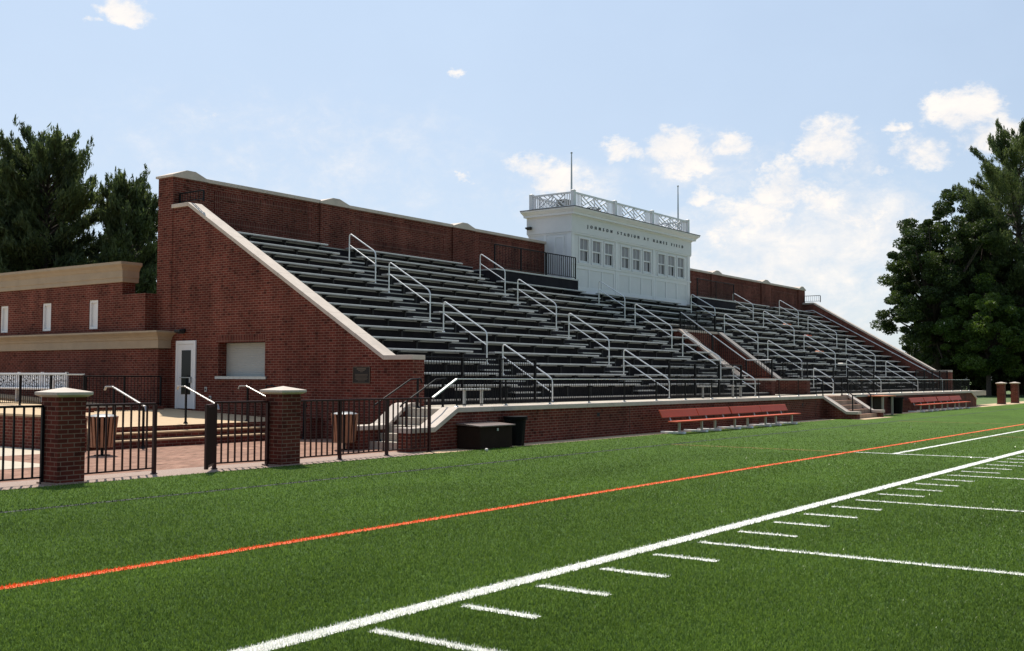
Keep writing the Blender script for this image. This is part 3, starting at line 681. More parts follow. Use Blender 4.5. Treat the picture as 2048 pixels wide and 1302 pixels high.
# roof balustrade with lattice panels
RB0, RZ0, RZ1 = .02, 9.12, 9.80
BAL = thing('roof_balustrade', (45.5, 26.5, 9.1), 'white lattice balustrade round the press box roof', 'balustrade')
def lattice(mb, p, q, z0, z1, t=.03, slat=.036):
    # p,q: horizontal end points; vertical slats at both ends, two crossed diagonal squares in the middle
    p = Vector((*p, 0)); q = Vector((*q, 0)); d = q-p; L = d.length; u = d.normalized(); nrm = Vector((-u.y, u.x, 0))
    def bar(s0, h0, s1, h1, w): mb.bar(p+u*s0+Vector((0, 0, h0)), p+u*s1+Vector((0, 0, h1)), t, w, side=nrm)
    H = z1-z0; side = max(.0, L*.17); n = max(1, round(side/.12))
    for i in range(1, n+1):
        for s in (side*i/n, L-side*i/n): bar(s, z0, s, z1, slat)
    m_ = L/2; bar(m_, z0, m_, z1, slat)
    for (a, b, sg) in ((side, m_, 1), (m_, L-side, 1)):
        cx_, cz = (a+b)/2, (z0+z1)/2; hw, hz = (b-a)/2, H/2
        # crossed diagonals, each triangle hatched parallel to one of its sides
        bar(a, z0, b, z1, slat*1.2); bar(a, z1, b, z0, slat*1.2)
        for u_ in (.36, .7):
            for (s0, t0, s1, t1) in ((-u_, u_, 1-2*u_, 1), (u_, -u_, 2*u_-1, -1), (u_, u_, 1, 2*u_-1), (-u_, -u_, -1, 1-2*u_)):
                bar(cx_+hw*s0*sg, cz+hz*t0, cx_+hw*s1*sg, cz+hz*t1, slat)
PST = [(39.92, BY0), (43.5, BY0), (47.1, BY0), (50.95, BY0), (39.92, BY1-.05), (50.95, BY1-.05)]
for x, y in PST:
    o = MB().box(x-.085, x+.085, y-.085, y+.085, RZ0-.03, RZ1+.05).build('post', M_WHITETRIM, BAL, bevel=.01)
    MB().add([(x-.105, y-.105, RZ1+.051), (x+.105, y-.105, RZ1+.051), (x+.105, y+.105, RZ1+.051), (x-.105, y+.105, RZ1+.051), (x, y, RZ1+.10)], [(0, 3, 2, 1), (0, 1, 4), (1, 2, 4), (2, 3, 4), (3, 0, 4)]).build('post_cap', M_WHITETRIM, o)
for (i, j) in ((0, 1), (1, 2), (2, 3), (0, 4), (3, 5), (4, 5)):
    a = Vector(PST[i]); b = Vector(PST[j]); d = (b-a).normalized(); a = a+d*.086; b = b-d*.086
    k = MB(); k.bar((*a, RZ1-.04), (*b, RZ1-.04), .06, .08); k.bar((*a, RZ0+.05), (*b, RZ0+.05), .05, .06)
    lattice(k, a, b, RZ0+.08, RZ1-.08); k.build('lattice_panel', M_WHITETRIM, BAL)
for x, lab in ((40.06, 'slim pale flagpole at the left corner of the press box roof'), (50.25, 'slim pale flagpole at the right end of the press box roof')):
    f = thing('flagpole', (x, 25.8, 9.1), lab, 'flagpole', 'bare flagpoles on the press box')
    MB().tube([(x, 25.8, 9.1), (x, 25.8, 10.4), (x, 25.8, 11.52)], [.045, .038, .025], 10).build('pole', M_GALV, f, smooth=True)
    MB().lathe([(.01, 0), (.04, .02), (.05, .05), (.04, .085), (.005, .1)], (x, 25.8, 11.5), 12).build('finial', M_GALV, f, smooth=True)
for x, y, lab in ((40.55, 26.5, 'small dark louvred unit behind the left end of the roof balustrade'), (43.2, 26.6, 'small dark louvred unit behind the front of the roof balustrade')):
    f = thing('roof_unit', (x, y, 9.1), lab, 'vent', 'louvred units on the press box roof')
    MB().box(x-.3, x+.3, y-.25, y+.25, 9.1, 9.58).build('case', M_GALV, f, bevel=.01)
    k = MB()
    for i in range(7): k.box(x-.28, x+.28, y-.262, y-.25, 9.15+.06*i, 9.18+.06*i); k.box(x-.312, x-.3, y-.22, y+.22, 9.15+.06*i, 9.18+.06*i)
    k.build('louvre', M_INTER, f)
def wall_lamp(x, y, z, nx, label):
    f = thing('wall_lamp', (x, y, z), label, 'lamp')
    MB().box(min(x, x+nx*.06), max(x, x+nx*.06), y-.07, y+.07, z-.06, z+.06).build('mount', M_BLACK, f, bevel=.01)
    xa, xb = x+nx*.06, x+nx*.26
    MB().prism([(xa, z+.05), (xb, z+.02), (xb, z-.05), (xa, z-.09)], 'y', y-.12, y+.12).build('shade', M_BRACKET, f, bevel=.012)
wall_lamp(XE, 26.33, 2.93, -1, 'small dark wall lamp above the white door')
wall_lamp(BX0-.06, 27.75, 8.3, -1, 'tiny dark floodlight high on the press box rear corner')
# plaque, outlets
pl = thing('plaque', (XE, 19.17, 1.65), 'dark bronze plaque with fine raised lines on the brick end wall', 'plaque')
MB().box(XE-.02, XE-.002, 18.88, 19.47, 1.44, 1.86).build('plate', M_BRONZE, pl)
fr_ = MB()
for (y0, y1, z0, z1) in ((18.88, 19.47, 1.845, 1.86), (18.88, 19.47, 1.44, 1.455), (18.88, 18.895, 1.455, 1.845), (19.455, 19.47, 1.455, 1.845)): fr_.box(XE-.032, XE-.0205, y0, y1, z0, z1)
fr_.build('border', M_BRONZELT, pl)
t = MB()
for i, (hw, hgt) in enumerate(((.16, .03), (.11, .018), (.05, .014), (0, 0), (.22, .012), (.22, .012), (.20, .012), (.22, .012), (.19, .012), (.12, .012))):
    if hw: t.box(XE-.026, XE-.0205, 19.175-hw, 19.175+hw, 1.79-.033*i, 1.79-.033*i+hgt)
t.build('raised_lines', M_BRONZELT, pl)
for y, z, lab in ((25.28, 1.23, 'small grey outlet cover, the upper one beside the white door'), (25.08, .98, 'small grey outlet cover, the lower one beside the white door')):
    f = thing('outlet_cover', (XE, y, z), lab, 'outlet', 'outlet covers by the door')
    MB().box(XE-.03, XE-.002, y-.05, y+.05, z-.07, z+.07).build('plate', M_GALV, f, bevel=.008)
    MB().box(XE-.036, XE-.031, y-.025, y+.025, z-.03, z+.03).build('lid', M_BRACKET, f)

# ------------------------------------------------------------------ retaining wall, stairs to the field and to the patio
RW = thing('retaining_wall', (43, 15.5, 0), 'long low brick retaining wall with pale stone coping before the stand', 'wall')
mb = MB().prism([(17.45, -.05), (42.2, -.05), (42.2, .81), (19.0, .81), (18.2, .4), (17.45, .4)], 'y', Y0W, Y0W+.38)
mb.prism([(45.55, -.05), (67.6, -.05), (67.6, .4), (66.3, .81), (45.55, .81)], 'y', Y0W, Y0W+.38)
mb.build('wall', M_BRICK, RW)
def cop_x(mb, pts, y0, y1, t=.11, seg=1.4):
    for (a, za), (b, zb) in zip(pts, pts[1:]):
        n = max(1, round(abs(b-a)/seg))
        for i in range(n):
            f0, f1 = i/n, (i+1)/n; g = .003
            xa, xb = a+(b-a)*f0+g, a+(b-a)*f1-g; z0, z1 = za+(zb-za)*f0, za+(zb-za)*f1
            mb.prism([(xa, z0), (xb, z1), (xb, z1+t), (xa, z0+t)], 'y', y0, y1)
k = MB(); cop_x(k, [(17.4, .402), (18.2, .402), (19.0, .812), (42.2, .812)], Y0W-.05, Y0W+.43)
cop_x(k, [(45.55, .812), (66.3, .812), (67.65, .402)], Y0W-.05, Y0W+.43)
k.build('coping', M_STONE, RW, bevel=.008)
for x in (21.7, 25.1, 31.0, 34.0, 40.0, 49.4, 53.5, 58, 61.5, 65):
    MB().box(x-.07, x+.07, Y0W-.004, Y0W+.05, .56, .66).build('vent', M_INTER, RW)
jt = MB()
for x in (26.8, 35.9, 41.4, 51.6, 57.0, 63.6): jt.box(x-.012, x+.012, Y0W-.003, Y0W+.02, 0, .80)
jt.build('expansion_joint', M_BRACKET, RW)
# stairs on the left, rising from the patio to the concourse
MB()
LC = MB().prism([(17.4, -.05), (19.9, -.05), (19.9, .87), (19.0, .87), (18.3, .42), (17.4, .42)], 'y', 16.78, 17.15)
lcheek = thing('stair_cheek_wall', (18.5, 16.95, 0), 'low brick cheek wall with curved stone coping beside the patio stairs', 'wall')
LC.build('wall', M_BRICK, lcheek)
k = MB(); cop_x(k, [(17.35, .422), (18.2, .422), (18.35, .46), (18.95, .86), (19.1, .90), (19.4, .90)], 16.73, 17.2, .1, 3); k.build('coping', M_STONE, lcheek, bevel=.01)
MB().box(19.9, 20.40, 17.155, 17.45, -.05, .88).build('side_wall', M_BRICK, lcheek)
st = MB()
for i in range(5): st.box(17.75+.3*i, 17.75+.3*(i+1) if i < 4 else 19.195, 15.69, 16.77, -.05 if i == 0 else .0, .17*(i+1) if i < 4 else .88)
o = st.build('stone_stairs', M_CONC); tag(o, kind='structure')
def cheek_rail(path, label, group, name='stair_handrail', m=None, posts=(), rr=.02, flat=False):
    r = thing(name, posts[0][:3] if posts else path[0], label, 'handrail', group)
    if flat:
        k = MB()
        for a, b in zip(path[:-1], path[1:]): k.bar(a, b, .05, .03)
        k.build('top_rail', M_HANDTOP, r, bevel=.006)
    else: MB().tube(path, rr, 8).build('top_rail', m or M_BLACK, r, smooth=True)
    for (x, y, z0, z1) in posts:
        p = MB().box(x-.02, x+.02, y-.02, y+.02, z0, z1).build('post', m or M_BLACK, r)
        MB().lathe([(.06, 0), (.05, .02), (.025, .06)], (x, y, z0), 10).build('base_flange', m or M_BLACK, p)
    return r
SG = 'black stair handrails'
cheek_rail([(17.7, 16.62, .92), (17.75, 16.62, .98), (18.95, 16.62, 1.55), (19.3, 16.62, 1.57), (19.34, 16.62, 1.47)], 'black pipe handrail along the curved cheek of the patio stairs', SG, posts=[(17.9, 16.62, .165, 1.05), (19.2, 16.62, .88, 1.57)])
cheek_rail([(17.75, 15.86, .95), (17.8, 15.86, 1.0), (18.95, 15.86, 1.55), (19.3, 15.86, 1.57), (19.34, 15.86, 1.47)], 'black pipe handrail on the field side of the patio stairs', SG, posts=[(17.95, 15.86, .165, 1.07), (19.2, 15.86, .88, 1.57)])
# stairs at the middle, descending to the field between two cheeks
for x0, lab in ((42.2, 'left brick cheek wall of the field stairs, sloping stone coping'), (45.2, 'right brick cheek wall of the field stairs, sloping stone coping')):
    t = thing('stair_cheek_wall', (x0, 14.7, 0), lab, 'wall', 'cheek walls of the field stairs')
    MB().prism([(13.95, -.05), (15.295, -.05), (15.295, .80), (14.35, .2), (13.95, .2)], 'x', x0, x0+.35).build('wall', M_BRICK, t)
    k = MB(); coping_profile(k, x0-.05, x0+.40, [(13.9, .202), (14.35, .202), (15.29, .802)], .11, 2); k.build('coping', M_STONE, t, bevel=.008)
st = MB()
for i in range(5): st.box(42.56, 45.19, 14.1+.3*i, 16.29, .0 if i == 0 else .178*i, .178*(i+1) if i < 4 else .884)
o = st.build('brick_stairs', M_PAVE); tag(o, kind='structure')
structure('stair_landing', MB().box(42.0, 45.75, 13.6, 14.1, 0, .02), M_CONCTAN)
cheek_rail([(42.75, 16.0, 1.62), (42.75, 15.4, 1.65), (42.75, 14.3, .95), (42.75, 14.15, .93)], 'black pipe handrail inside the left cheek of the field stairs', SG, posts=[(42.75, 15.5, .885, 1.64), (42.75, 14.3, .17, .95)])
cheek_rail([(45.0, 16.0, 1.62), (45.0, 15.4, 1.65), (45.0, 14.3, .95), (45.0, 14.15, .93)], 'black pipe handrail inside the right cheek of the field stairs', SG, posts=[(45.0, 15.5, .885, 1.64), (45.0, 14.3, .17, .95)])

# ------------------------------------------------------------------ patio: terrace, steps, fence, piers
def tz(y): return .45+(.66-.45)*(y-21.55)/(26.98-21.55)
structure('terrace', MB().hexa([(13.5, 21.55, -.05), (20, 21.55, -.05), (20, 40, -.05), (13.5, 40, -.05), (13.5, 21.55, .45), (20, 21.55, .45), (20, 40, tz(40)), (13.5, 40, tz(40))]), M_CONCTAN)
st = MB()
for i in range(3): st.box(13.9, 19.55, 20.95+.3*i, 21.548, -.05 if i == 0 else .15*i, .15*(i+1)-.002)
structure('terrace_steps', st, M_BRICK)
tr = MB()
for i in range(2): tr.box(13.9, 19.55, 20.93+.3*i, 21.23+.3*i, .15*(i+1)-.001, .15*(i+1)+.03)
structure('step_treads', tr, M_CONCTAN)
kw = thing('garden_wall', (19.7, 21.2, 0), 'short dark brick wall closing the terrace steps beside the end wall', 'wall')
MB().box(19.56, 19.99, 20.6, 21.6, -.05, .47).build('wall', M_BRICK, kw)
MB().box(19.53, 19.995, 20.55, 21.65, .472, .53).build('coping', M_BRICK, kw)
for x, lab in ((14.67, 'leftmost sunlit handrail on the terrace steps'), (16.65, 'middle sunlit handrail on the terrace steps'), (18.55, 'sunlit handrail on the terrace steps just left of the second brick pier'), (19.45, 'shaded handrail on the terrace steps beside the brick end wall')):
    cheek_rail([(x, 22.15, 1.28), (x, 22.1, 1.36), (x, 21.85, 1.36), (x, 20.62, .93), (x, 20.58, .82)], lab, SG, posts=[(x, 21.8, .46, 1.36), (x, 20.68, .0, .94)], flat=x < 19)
def pier(x, y, label):
    t = thing('brick_pier', (x, y, 0), label, 'pier', 'brick piers with pale pyramid caps'); h = .222
    MB().box(x-h, x+h, y-h, y+h, 0, 1.288).build('shaft', M_BRICK, t)
    MB().box(x-h-.035, x+h+.035, y-h-.035, y+h+.035, 0, .03).build('footing', M_AGG, t)
    k = MB(); a, b = h+.075, h+.02
    lv = [(b, 1.29), (a-.008, 1.315), (a, 1.318), (a+.002, 1.36)]
    vs = [p for r_, z in lv for p in ((x-r_, y-r_, z), (x+r_, y-r_, z), (x+r_, y+r_, z), (x-r_, y+r_, z))]+[(x, y, 1.43)]
    fs = [(3, 2, 1, 0)]+[(i*4+j, i*4+(j+1) % 4, i*4+4+(j+1) % 4, i*4+4+j) for i in range(3) for j in range(4)]+[(12+j, 12+(j+1) % 4, 16) for j in range(4)]
    k.add(vs, fs); k.build('cap', M_STONE, t, bevel=.006)
pier(9.22, 14.95, 'nearest brick pier with pyramid cap, left of the fence opening')
pier(13.52, 14.92, 'second brick pier with pyramid cap, right of the open gate')
pier(74.5, 15.35, 'far brick pier at the end of the field, left of the two')
pier(78.6, 15.35, 'far brick pier at the end of the field, right of the two')
FG = 'brown picket fence panels round the patio'
picket_fence('fence_panel', (6.0, 15.1), (8.98, 15.1), .0, 1.15, 'dark picket fence panel left of the nearest brick pier', 'fence', FG, post=3.1, pick=.152, m=M_BLACK, r=.012, bottom=.1)
picket_fence('fence_panel', (9.46, 15.12), (11.0, 15.2), .0, 1.15, 'brown picket fence panel between the nearest pier and the opening', 'fence', FG, post=1.6, pick=.15, m=M_BROWNMETAL, r=.012, bottom=.1, flange=1, pw=.055)
picket_fence('fence_panel', (12.22, 15.2), (13.28, 15.05), .0, 1.15, 'brown picket fence panel between the gate and the second pier', 'fence', FG, post=1.2, pick=.13, m=M_BROWNMETAL, r=.012, bottom=.1, flange=1, pw=.055)
picket_fence('fence_panel', (13.76, 15.05), (17.85, 15.12), .0, 1.15, 'long brown picket fence panel from second pier to the patio stairs', 'fence', FG, post=1.3, pick=.145, m=M_BROWNMETAL, r=.012, bottom=.1, flange=1, pw=.055)
gt = thing('open_gate', (12.2, 15.1, 0), 'brown picket gate standing open edge-on towards the field', 'gate')
ga, gb = Vector((12.2, 15.2, 0)), Vector((11.62, 14.66, 0)); gd = (gb-ga).normalized(); gl = (gb-ga).length; gn = (-gd.y, gd.x, 0)
def gp(t, z): return ga+gd*(t*gl)+Vector((0, 0, z))
k = MB()
for t in (.02, .98): k.bar(gp(t, .06), gp(t, 1.13), .05, .05)
k.bar(gp(.05, 1.105), gp(.95, 1.105), .05, .05); k.bar(gp(.05, .10), gp(.95, .10), .04, .04)
k.build('frame', M_BROWNMETAL, gt)
k = MB()
for i in range(1, 9): k.bar(gp(i/9, .12), gp(i/9, 1.08), .024, .024)
k.build('picket_panel', M_BROWNMETAL, gt)
# slatted litter bins
def litter_bin(x, y, label):
    t = thing('litter_bin', (x, y, 0), label, 'litter bin', 'wood slatted litter bins on the patio')
    MB().lathe([(.03, 0), (.035, .24)], (x, y, 0), 12).build('pedestal', M_BLACK, t)
    MB().lathe([(.16, 0), (.16, .012)], (x, y, .0), 20).build('base_plate', M_BLACK, t)
    MB().lathe([(.19, .19), (.205, .2), (.255, .76), (.24, .76), (.2, .21)], (x, y, 0), 24).build('liner', M_PLASTIC, t, smooth=True)
    k = MB(); n = 20
    for i in range(n):
        a = 2*math.pi*i/n; c, s = math.cos(a), math.sin(a)
        k.bar((x+.225*c, y+.225*s, .17), (x+.292*c, y+.292*s, .79), .052, .02, side=(-s, c, 0))
    k.build('slats', M_WOOD, t)
    k = MB()
    for z, r_ in ((.26, .222), (.68, .265)): k.lathe([(r_, z-.015), (r_+.006, z-.015), (r_+.006, z+.015), (r_, z+.015)], (x, y, 0), 24)
    k.build('hoop', M_BLACK, t)
    MB().lathe([(.285, .775), (.29, .785), (.26, .805), (.15, .83), (.02, .836)], (x, y, 0), 28).build('lid', M_LID, t, smooth=True)
litter_bin(12.95, 19.6, 'wood slatted litter bin behind the fence by the nearest pier')
litter_bin(17.2, 17.0, 'wood slatted litter bin between the second pier and patio stairs')
# left ramp wall, railings, white bench
rw = thing('ramp_wall', (13.4, 24, 0), 'low orange-lit brick wall left of the nearest pier', 'wall')
MB().box(13.2, 13.498, 21.0, 40, -.05, .70).build('wall', M_BRICK, rw)
MB().box(13.17, 13.52, 20.98, 40, .702, .75).build('coping', M_CONCTAN, rw)
rw = thing('ramp_wall', (16.9, 28, .5), 'low brick plinth carrying the black railing near the cornice building', 'wall')
MB().box(16.8, 17.05, 26.2, 30.2, .45, .74).box(17.05, 19.55, 26.6, 26.8, .45, .74).build('wall', M_BRICK, rw)
picket_fence('terrace_railing', (16.92, 26.5), (16.92, 36), .74, .9, 'black railing with bright top rail before the white bench', 'railing', 'black railings on the terrace', post=1.6, pick=.11, topm=M_GALV)
picket_fence('terrace_railing', (17.1, 26.7), (19.5, 26.7), .74, .86, 'black railing ending at the corner of the cornice building', 'railing', 'black railings on the terrace', post=1.2, pick=.11)
wb = thing('garden_bench', (18, 31, .6), 'white lattice-backed bench behind the black terrace railing', 'bench')
bz = tz(31)
k = MB(); z0, z1 = bz+.45, bz+.88
k.box(18.2, 18.25, 29.4, 33.4, z1-.05, z1+.0).box(18.2, 18.25, 29.4, 33.4, z0-.05, z0)
for y in (29.4, 30.7, 32.0, 33.34): k.box(18.19, 18.26, y, y+.07, bz, z1+.02)
k.build('back_frame', M_WHITETRIM, wb)
for a in (29.47, 30.77, 32.07):
    k = MB(); b = a+1.23
    lattice(k, (18.225, a), (18.225, b), z0, z1-.05, .025, .055)
    k.build('back_lattice', M_WHITETRIM, wb)
MB().box(17.75, 18.2, 29.4, 33.4, bz+.38, bz+.43).build('seat', M_WHITETRIM, wb, bevel=.008)
for y in (29.42, 31.4, 33.33): MB().box(17.78, 17.84, y, y+.06, bz, bz+.38).build('leg', M_WHITETRIM, wb)
for y in (29.40, 33.34): MB().box(17.78, 18.19, y, y+.06, bz+.62, bz+.66).box(17.78, 17.84, y, y+.06, bz+.432, bz+.62).build('arm', M_WHITETRIM, wb)

# ------------------------------------------------------------------ cornice building on the left
CB = thing('brick_building', (19.6, 34, 0), 'brick building with tan stone cornices and narrow white windows at far left', 'building')
FX = 19.6
mb = MB().box(FX, 19.995, 26.98, 70, -.05, 2.4).box(FX+.002, 20.05, 27.655, 28.8, 2.4, 4.07)
NWIN = [(30.05, 30.53), (32.64, 33.15), (35.23, 35.72), (37.85, 38.35)]
ys = [28.8]+[v for p in NWIN for v in p]+[70]
for i in range(0, len(ys), 2): mb.box(FX, 20.05, ys[i], ys[i+1], 2.4, 4.45)
for a, b in NWIN: mb.box(FX, 20.05, a, b, 2.4, 3.06).box(FX, 20.05, a, b, 3.96, 4.45)
mb.build('wall', M_BRICK, CB)
MB().box(19.996, 20.3, 27.65, 70, 0, 2.39).box(20.05, 32, 28.9, 70, 0, 3.7).build('rear_block', M_BRICK, CB)
def swept(prof, y0, x1, yend):
    # prof (overhang,z) from bottom to top; front face at FX, return at y0 running to x1
    vs = []; n = len(prof)
    for o, z in prof: vs += [(FX-o, yend, z), (FX-o, y0-o, z), (x1, y0-o, z)]
    fs = []
    for i in range(n-1):
        for j in range(2): fs.append((i*3+j, i*3+j+1, (i+1)*3+j+1, (i+1)*3+j))
    m = MB(); m.add(vs, fs)
    # top and bottom sheets
    o, z = prof[-1]; m.add([(FX-o, yend, z), (FX-o, y0-o, z), (x1, y0-o, z), (x1, yend, z)], [(0, 1, 2, 3)])
    o, z = prof[0]; m.add([(FX-o, yend, z), (FX-o, y0-o, z), (x1, y0-o, z), (x1, yend, z)], [(0, 3, 2, 1)])
    return m
swept([(.02, 2.42), (.06, 2.43), (.06, 2.66), (.09, 2.68), (.11, 2.74), (.17, 2.80), (.25, 2.85), (.30, 2.88), (.30, 2.93)], 26.98, 19.992, 70).build('cornice', M_TANSTONE, CB)
swept([(.02, 4.45), (.05, 4.46), (.05, 4.58), (.07, 4.60), (.07, 4.80), (.10, 4.84), (.13, 4.90), (.19, 4.95), (.22, 4.98), (.22, 5.06)], 28.78, 20.12, 70).build('cornice', M_TANSTONE, CB)
for a, b in NWIN:
    w = MB().box(FX+.03, FX+.12, a, a+.07, 3.06, 3.96).box(FX+.03, FX+.12, b-.07, b, 3.06, 3.96).box(FX+.03, FX+.12, a+.07, b-.07, 3.06, 3.13).box(FX+.03, FX+.12, a+.07, b-.07, 3.89, 3.96).build('window', M_WHITETRIM, CB)
    MB().box(FX+.09, FX+.12, a+.071, b-.071, 3.131, 3.889).build('panel', M_WHITE, w)

# ------------------------------------------------------------------ loose things by the wall
lk = thing('storage_box', (19.8, 14.97, 0), 'dark brown storage box with flat lid against the retaining wall', 'box')
MB().box(19.0, 20.2, 14.62, 15.27, .012, .50).build('body', M_DARKBOX, lk, bevel=.01)
MB().hexa([(18.95, 14.56, .502), (20.25, 14.56, .502), (20.25, 15.28, .53), (18.95, 15.28, .53), (18.95, 14.56, .53), (20.25, 14.56, .53), (20.25, 15.28, .58), (18.95, 15.28, .58)]).build('lid', mat('box_lid', (.13, .085, .07), .5, var=.12), lk, bevel=.006)
MB().box(19.60, 19.65, 14.60, 14.619, .40, .46).build('latch', M_GALV, lk)
def ribbed_can(x, y, r, h, label):
    t = thing('rubbish_bin', (x, y, 0), label, 'bin', 'black ribbed plastic bins'); n = 40
    prof = [(.80, .0), (.82, .03), (.97, .88), (1.04, .90), (1.06, 1.0)]
    vs = []
    for s_, z in prof:
        for j in range(n):
            rr = r*s_*(1 if j % 4 < 2 or z > .87 else .945); vs.append((x+rr*math.cos(2*math.pi*j/n), y+rr*math.sin(2*math.pi*j/n), .012+z*h))
    fs = [(i*n+j, i*n+(j+1) % n, (i+1)*n+(j+1) % n, (i+1)*n+j) for i in range(len(prof)-1) for j in range(n)]+[tuple(range(n-1, -1, -1))]
    MB().add(vs, fs).build('body', M_PLASTIC, t)
    MB().lathe([(r*.9, .6*h), (r*.9, .61*h)], (x, y, 0), 20).build('liner', M_INTER, t)
    MB().lathe([(r*1.04, .95*h), (r*1.11, .955*h), (r*1.11, 1.02*h), (r*1.02, 1.02*h)], (x, y, .012), n).build('rim', M_PLASTIC, t)
    for s in (1, -1): MB().box(x+s*r*1.1-.03, x+s*r*1.1+.03, y-.08, y+.08, h*.86, h*.93).build('handle', M_PLASTIC, t)
ribbed_can(20.82, 14.98, .26, .66, 'black ribbed bin right beside the storage box')
ribbed_can(50.75, 14.95, .30, .74, 'black bin beside the orange topped table')
tb = thing('scorer_table', (48.2, 14.85, 0), 'small table with orange top and wide pale legs by the field stairs', 'table')
MB().box(47.25, 49.2, 14.5, 15.15, .82, .87).build('top', M_ORANGE, tb, bevel=.008)
for x in (47.5, 48.85):
    for y in (14.58, 15.05): MB().box(x-.04, x+.04, y-.04, y+.04, .014, .818).build('leg', M_CONC, tb)
MB().box(47.5, 48.75, 14.95, 14.99, .25, .80).build('panel', M_DARKBOX, tb)
# ball
bm = bmesh.new(); bmesh.ops.create_uvsphere(bm, u_segments=20, v_segments=12, radius=.037); me = bpy.data.meshes.new('ball'); bm.to_mesh(me); bm.free()
me.polygons.foreach_set('use_smooth', [True]*len(me.polygons)); me.materials.append(M_BALL)
o = bpy.data.objects.new('ball', me); col.objects.link(o); o.location = (18.6, 14.14, .046); tag(o, 'small cream ball lying on the turf before the storage box', 'ball')
# red players' benches
def players_bench():
    L = 2.32; r = thing('players_bench', (0, 0, 0), 'x', 'bench', 'red slatted players benches along the wall')
    MB().box(0, L, -.16, .14, .33, .37).build('seat', M_RED, r, bevel=.01)
    MB().hexa([(.0, .31, .46), (L-.02, .31, .46), (L-.02, .345, .46), (.0, .345, .46), (.0, .41, .675), (L-.02, .41, .675), (L-.02, .445, .675), (.0, .445, .675)]).build('backrest', M_RED, r, bevel=.008)
    for x in (.42, L-.46):
        MB().box(x-.026, x+.026, -.03, .03, .05, .329).build('leg', M_GALV, r)
        MB().box(x-.075, x+.075, -.18, .56, .0, .06).build('skid', M_SKID, r, bevel=.006)
    for x in (.55, L-.55):
        MB().bar((x, .10, .317), (x, .33, .317), .045, .025).bar((x, .315, .31), (x, .42, .60), .045, .018, side=(1, 0, 0)).build('back_bracket', M_GALV, r)
    return r
pb = players_bench(); first = True
for base, x0, y0, st_, nm in ((0, 27.45, 14.3, 2.36, 'near'), (1, 52.9, 14.58, 2.44, 'far')):
    for i in range(4):
        o = pb if first else copy_tree(pb); first = False
        o.location = (x0+st_*i, y0+(.008 if i % 2 else 0), .014); o.rotation_euler.z = R((0, .25, -.2, .15)[i])
        o['label'] = 'red players bench, %s in the %s row of four by the wall' % (('first from left', 'second from left', 'third from left', 'rightmost')[i], nm)
LIGHT_END = True

# ------------------------------------------------------------------ trees
def leaf_mesh(name, C, D, S, W, m, tint):
    # one rhombic leaf per centre C, along D, half-length S, half-width W
    n = len(C); D = D/np.linalg.norm(D, axis=1, keepdims=True); q = rng.normal(size=(n, 3)); T = np.cross(D, q); T /= np.linalg.norm(T, axis=1, keepdims=True)
    S = S[:, None]; W = W[:, None]
    v = np.stack([C-D*S, C+T*W, C+D*S, C-T*W], 1).reshape(-1, 3).astype(np.float32)
    me = bpy.data.meshes.new(name); me.vertices.add(4*n); me.vertices.foreach_set('co', v.ravel())
    me.loops.add(4*n); me.loops.foreach_set('vertex_index', np.arange(4*n, dtype=np.int32)); me.polygons.add(n)
    me.polygons.foreach_set('loop_start', np.arange(0, 4*n, 4, dtype=np.int32)); me.polygons.foreach_set('loop_total', np.full(n, 4, np.int32))
    a = me.attributes.new('leaf_tint', 'FLOAT', 'FACE'); a.data.foreach_set('value', np.clip(tint, 0, 1).astype(np.float32))
    me.update(); me.validate(); me.materials.append(m); return me
def tree_root(name, loc, label, group): return thing(name, loc, label, 'tree', group)
def add_mesh(name, me, parent):
    o = bpy.data.objects.new(name, me); col.objects.link(o); o.parent = parent; return o
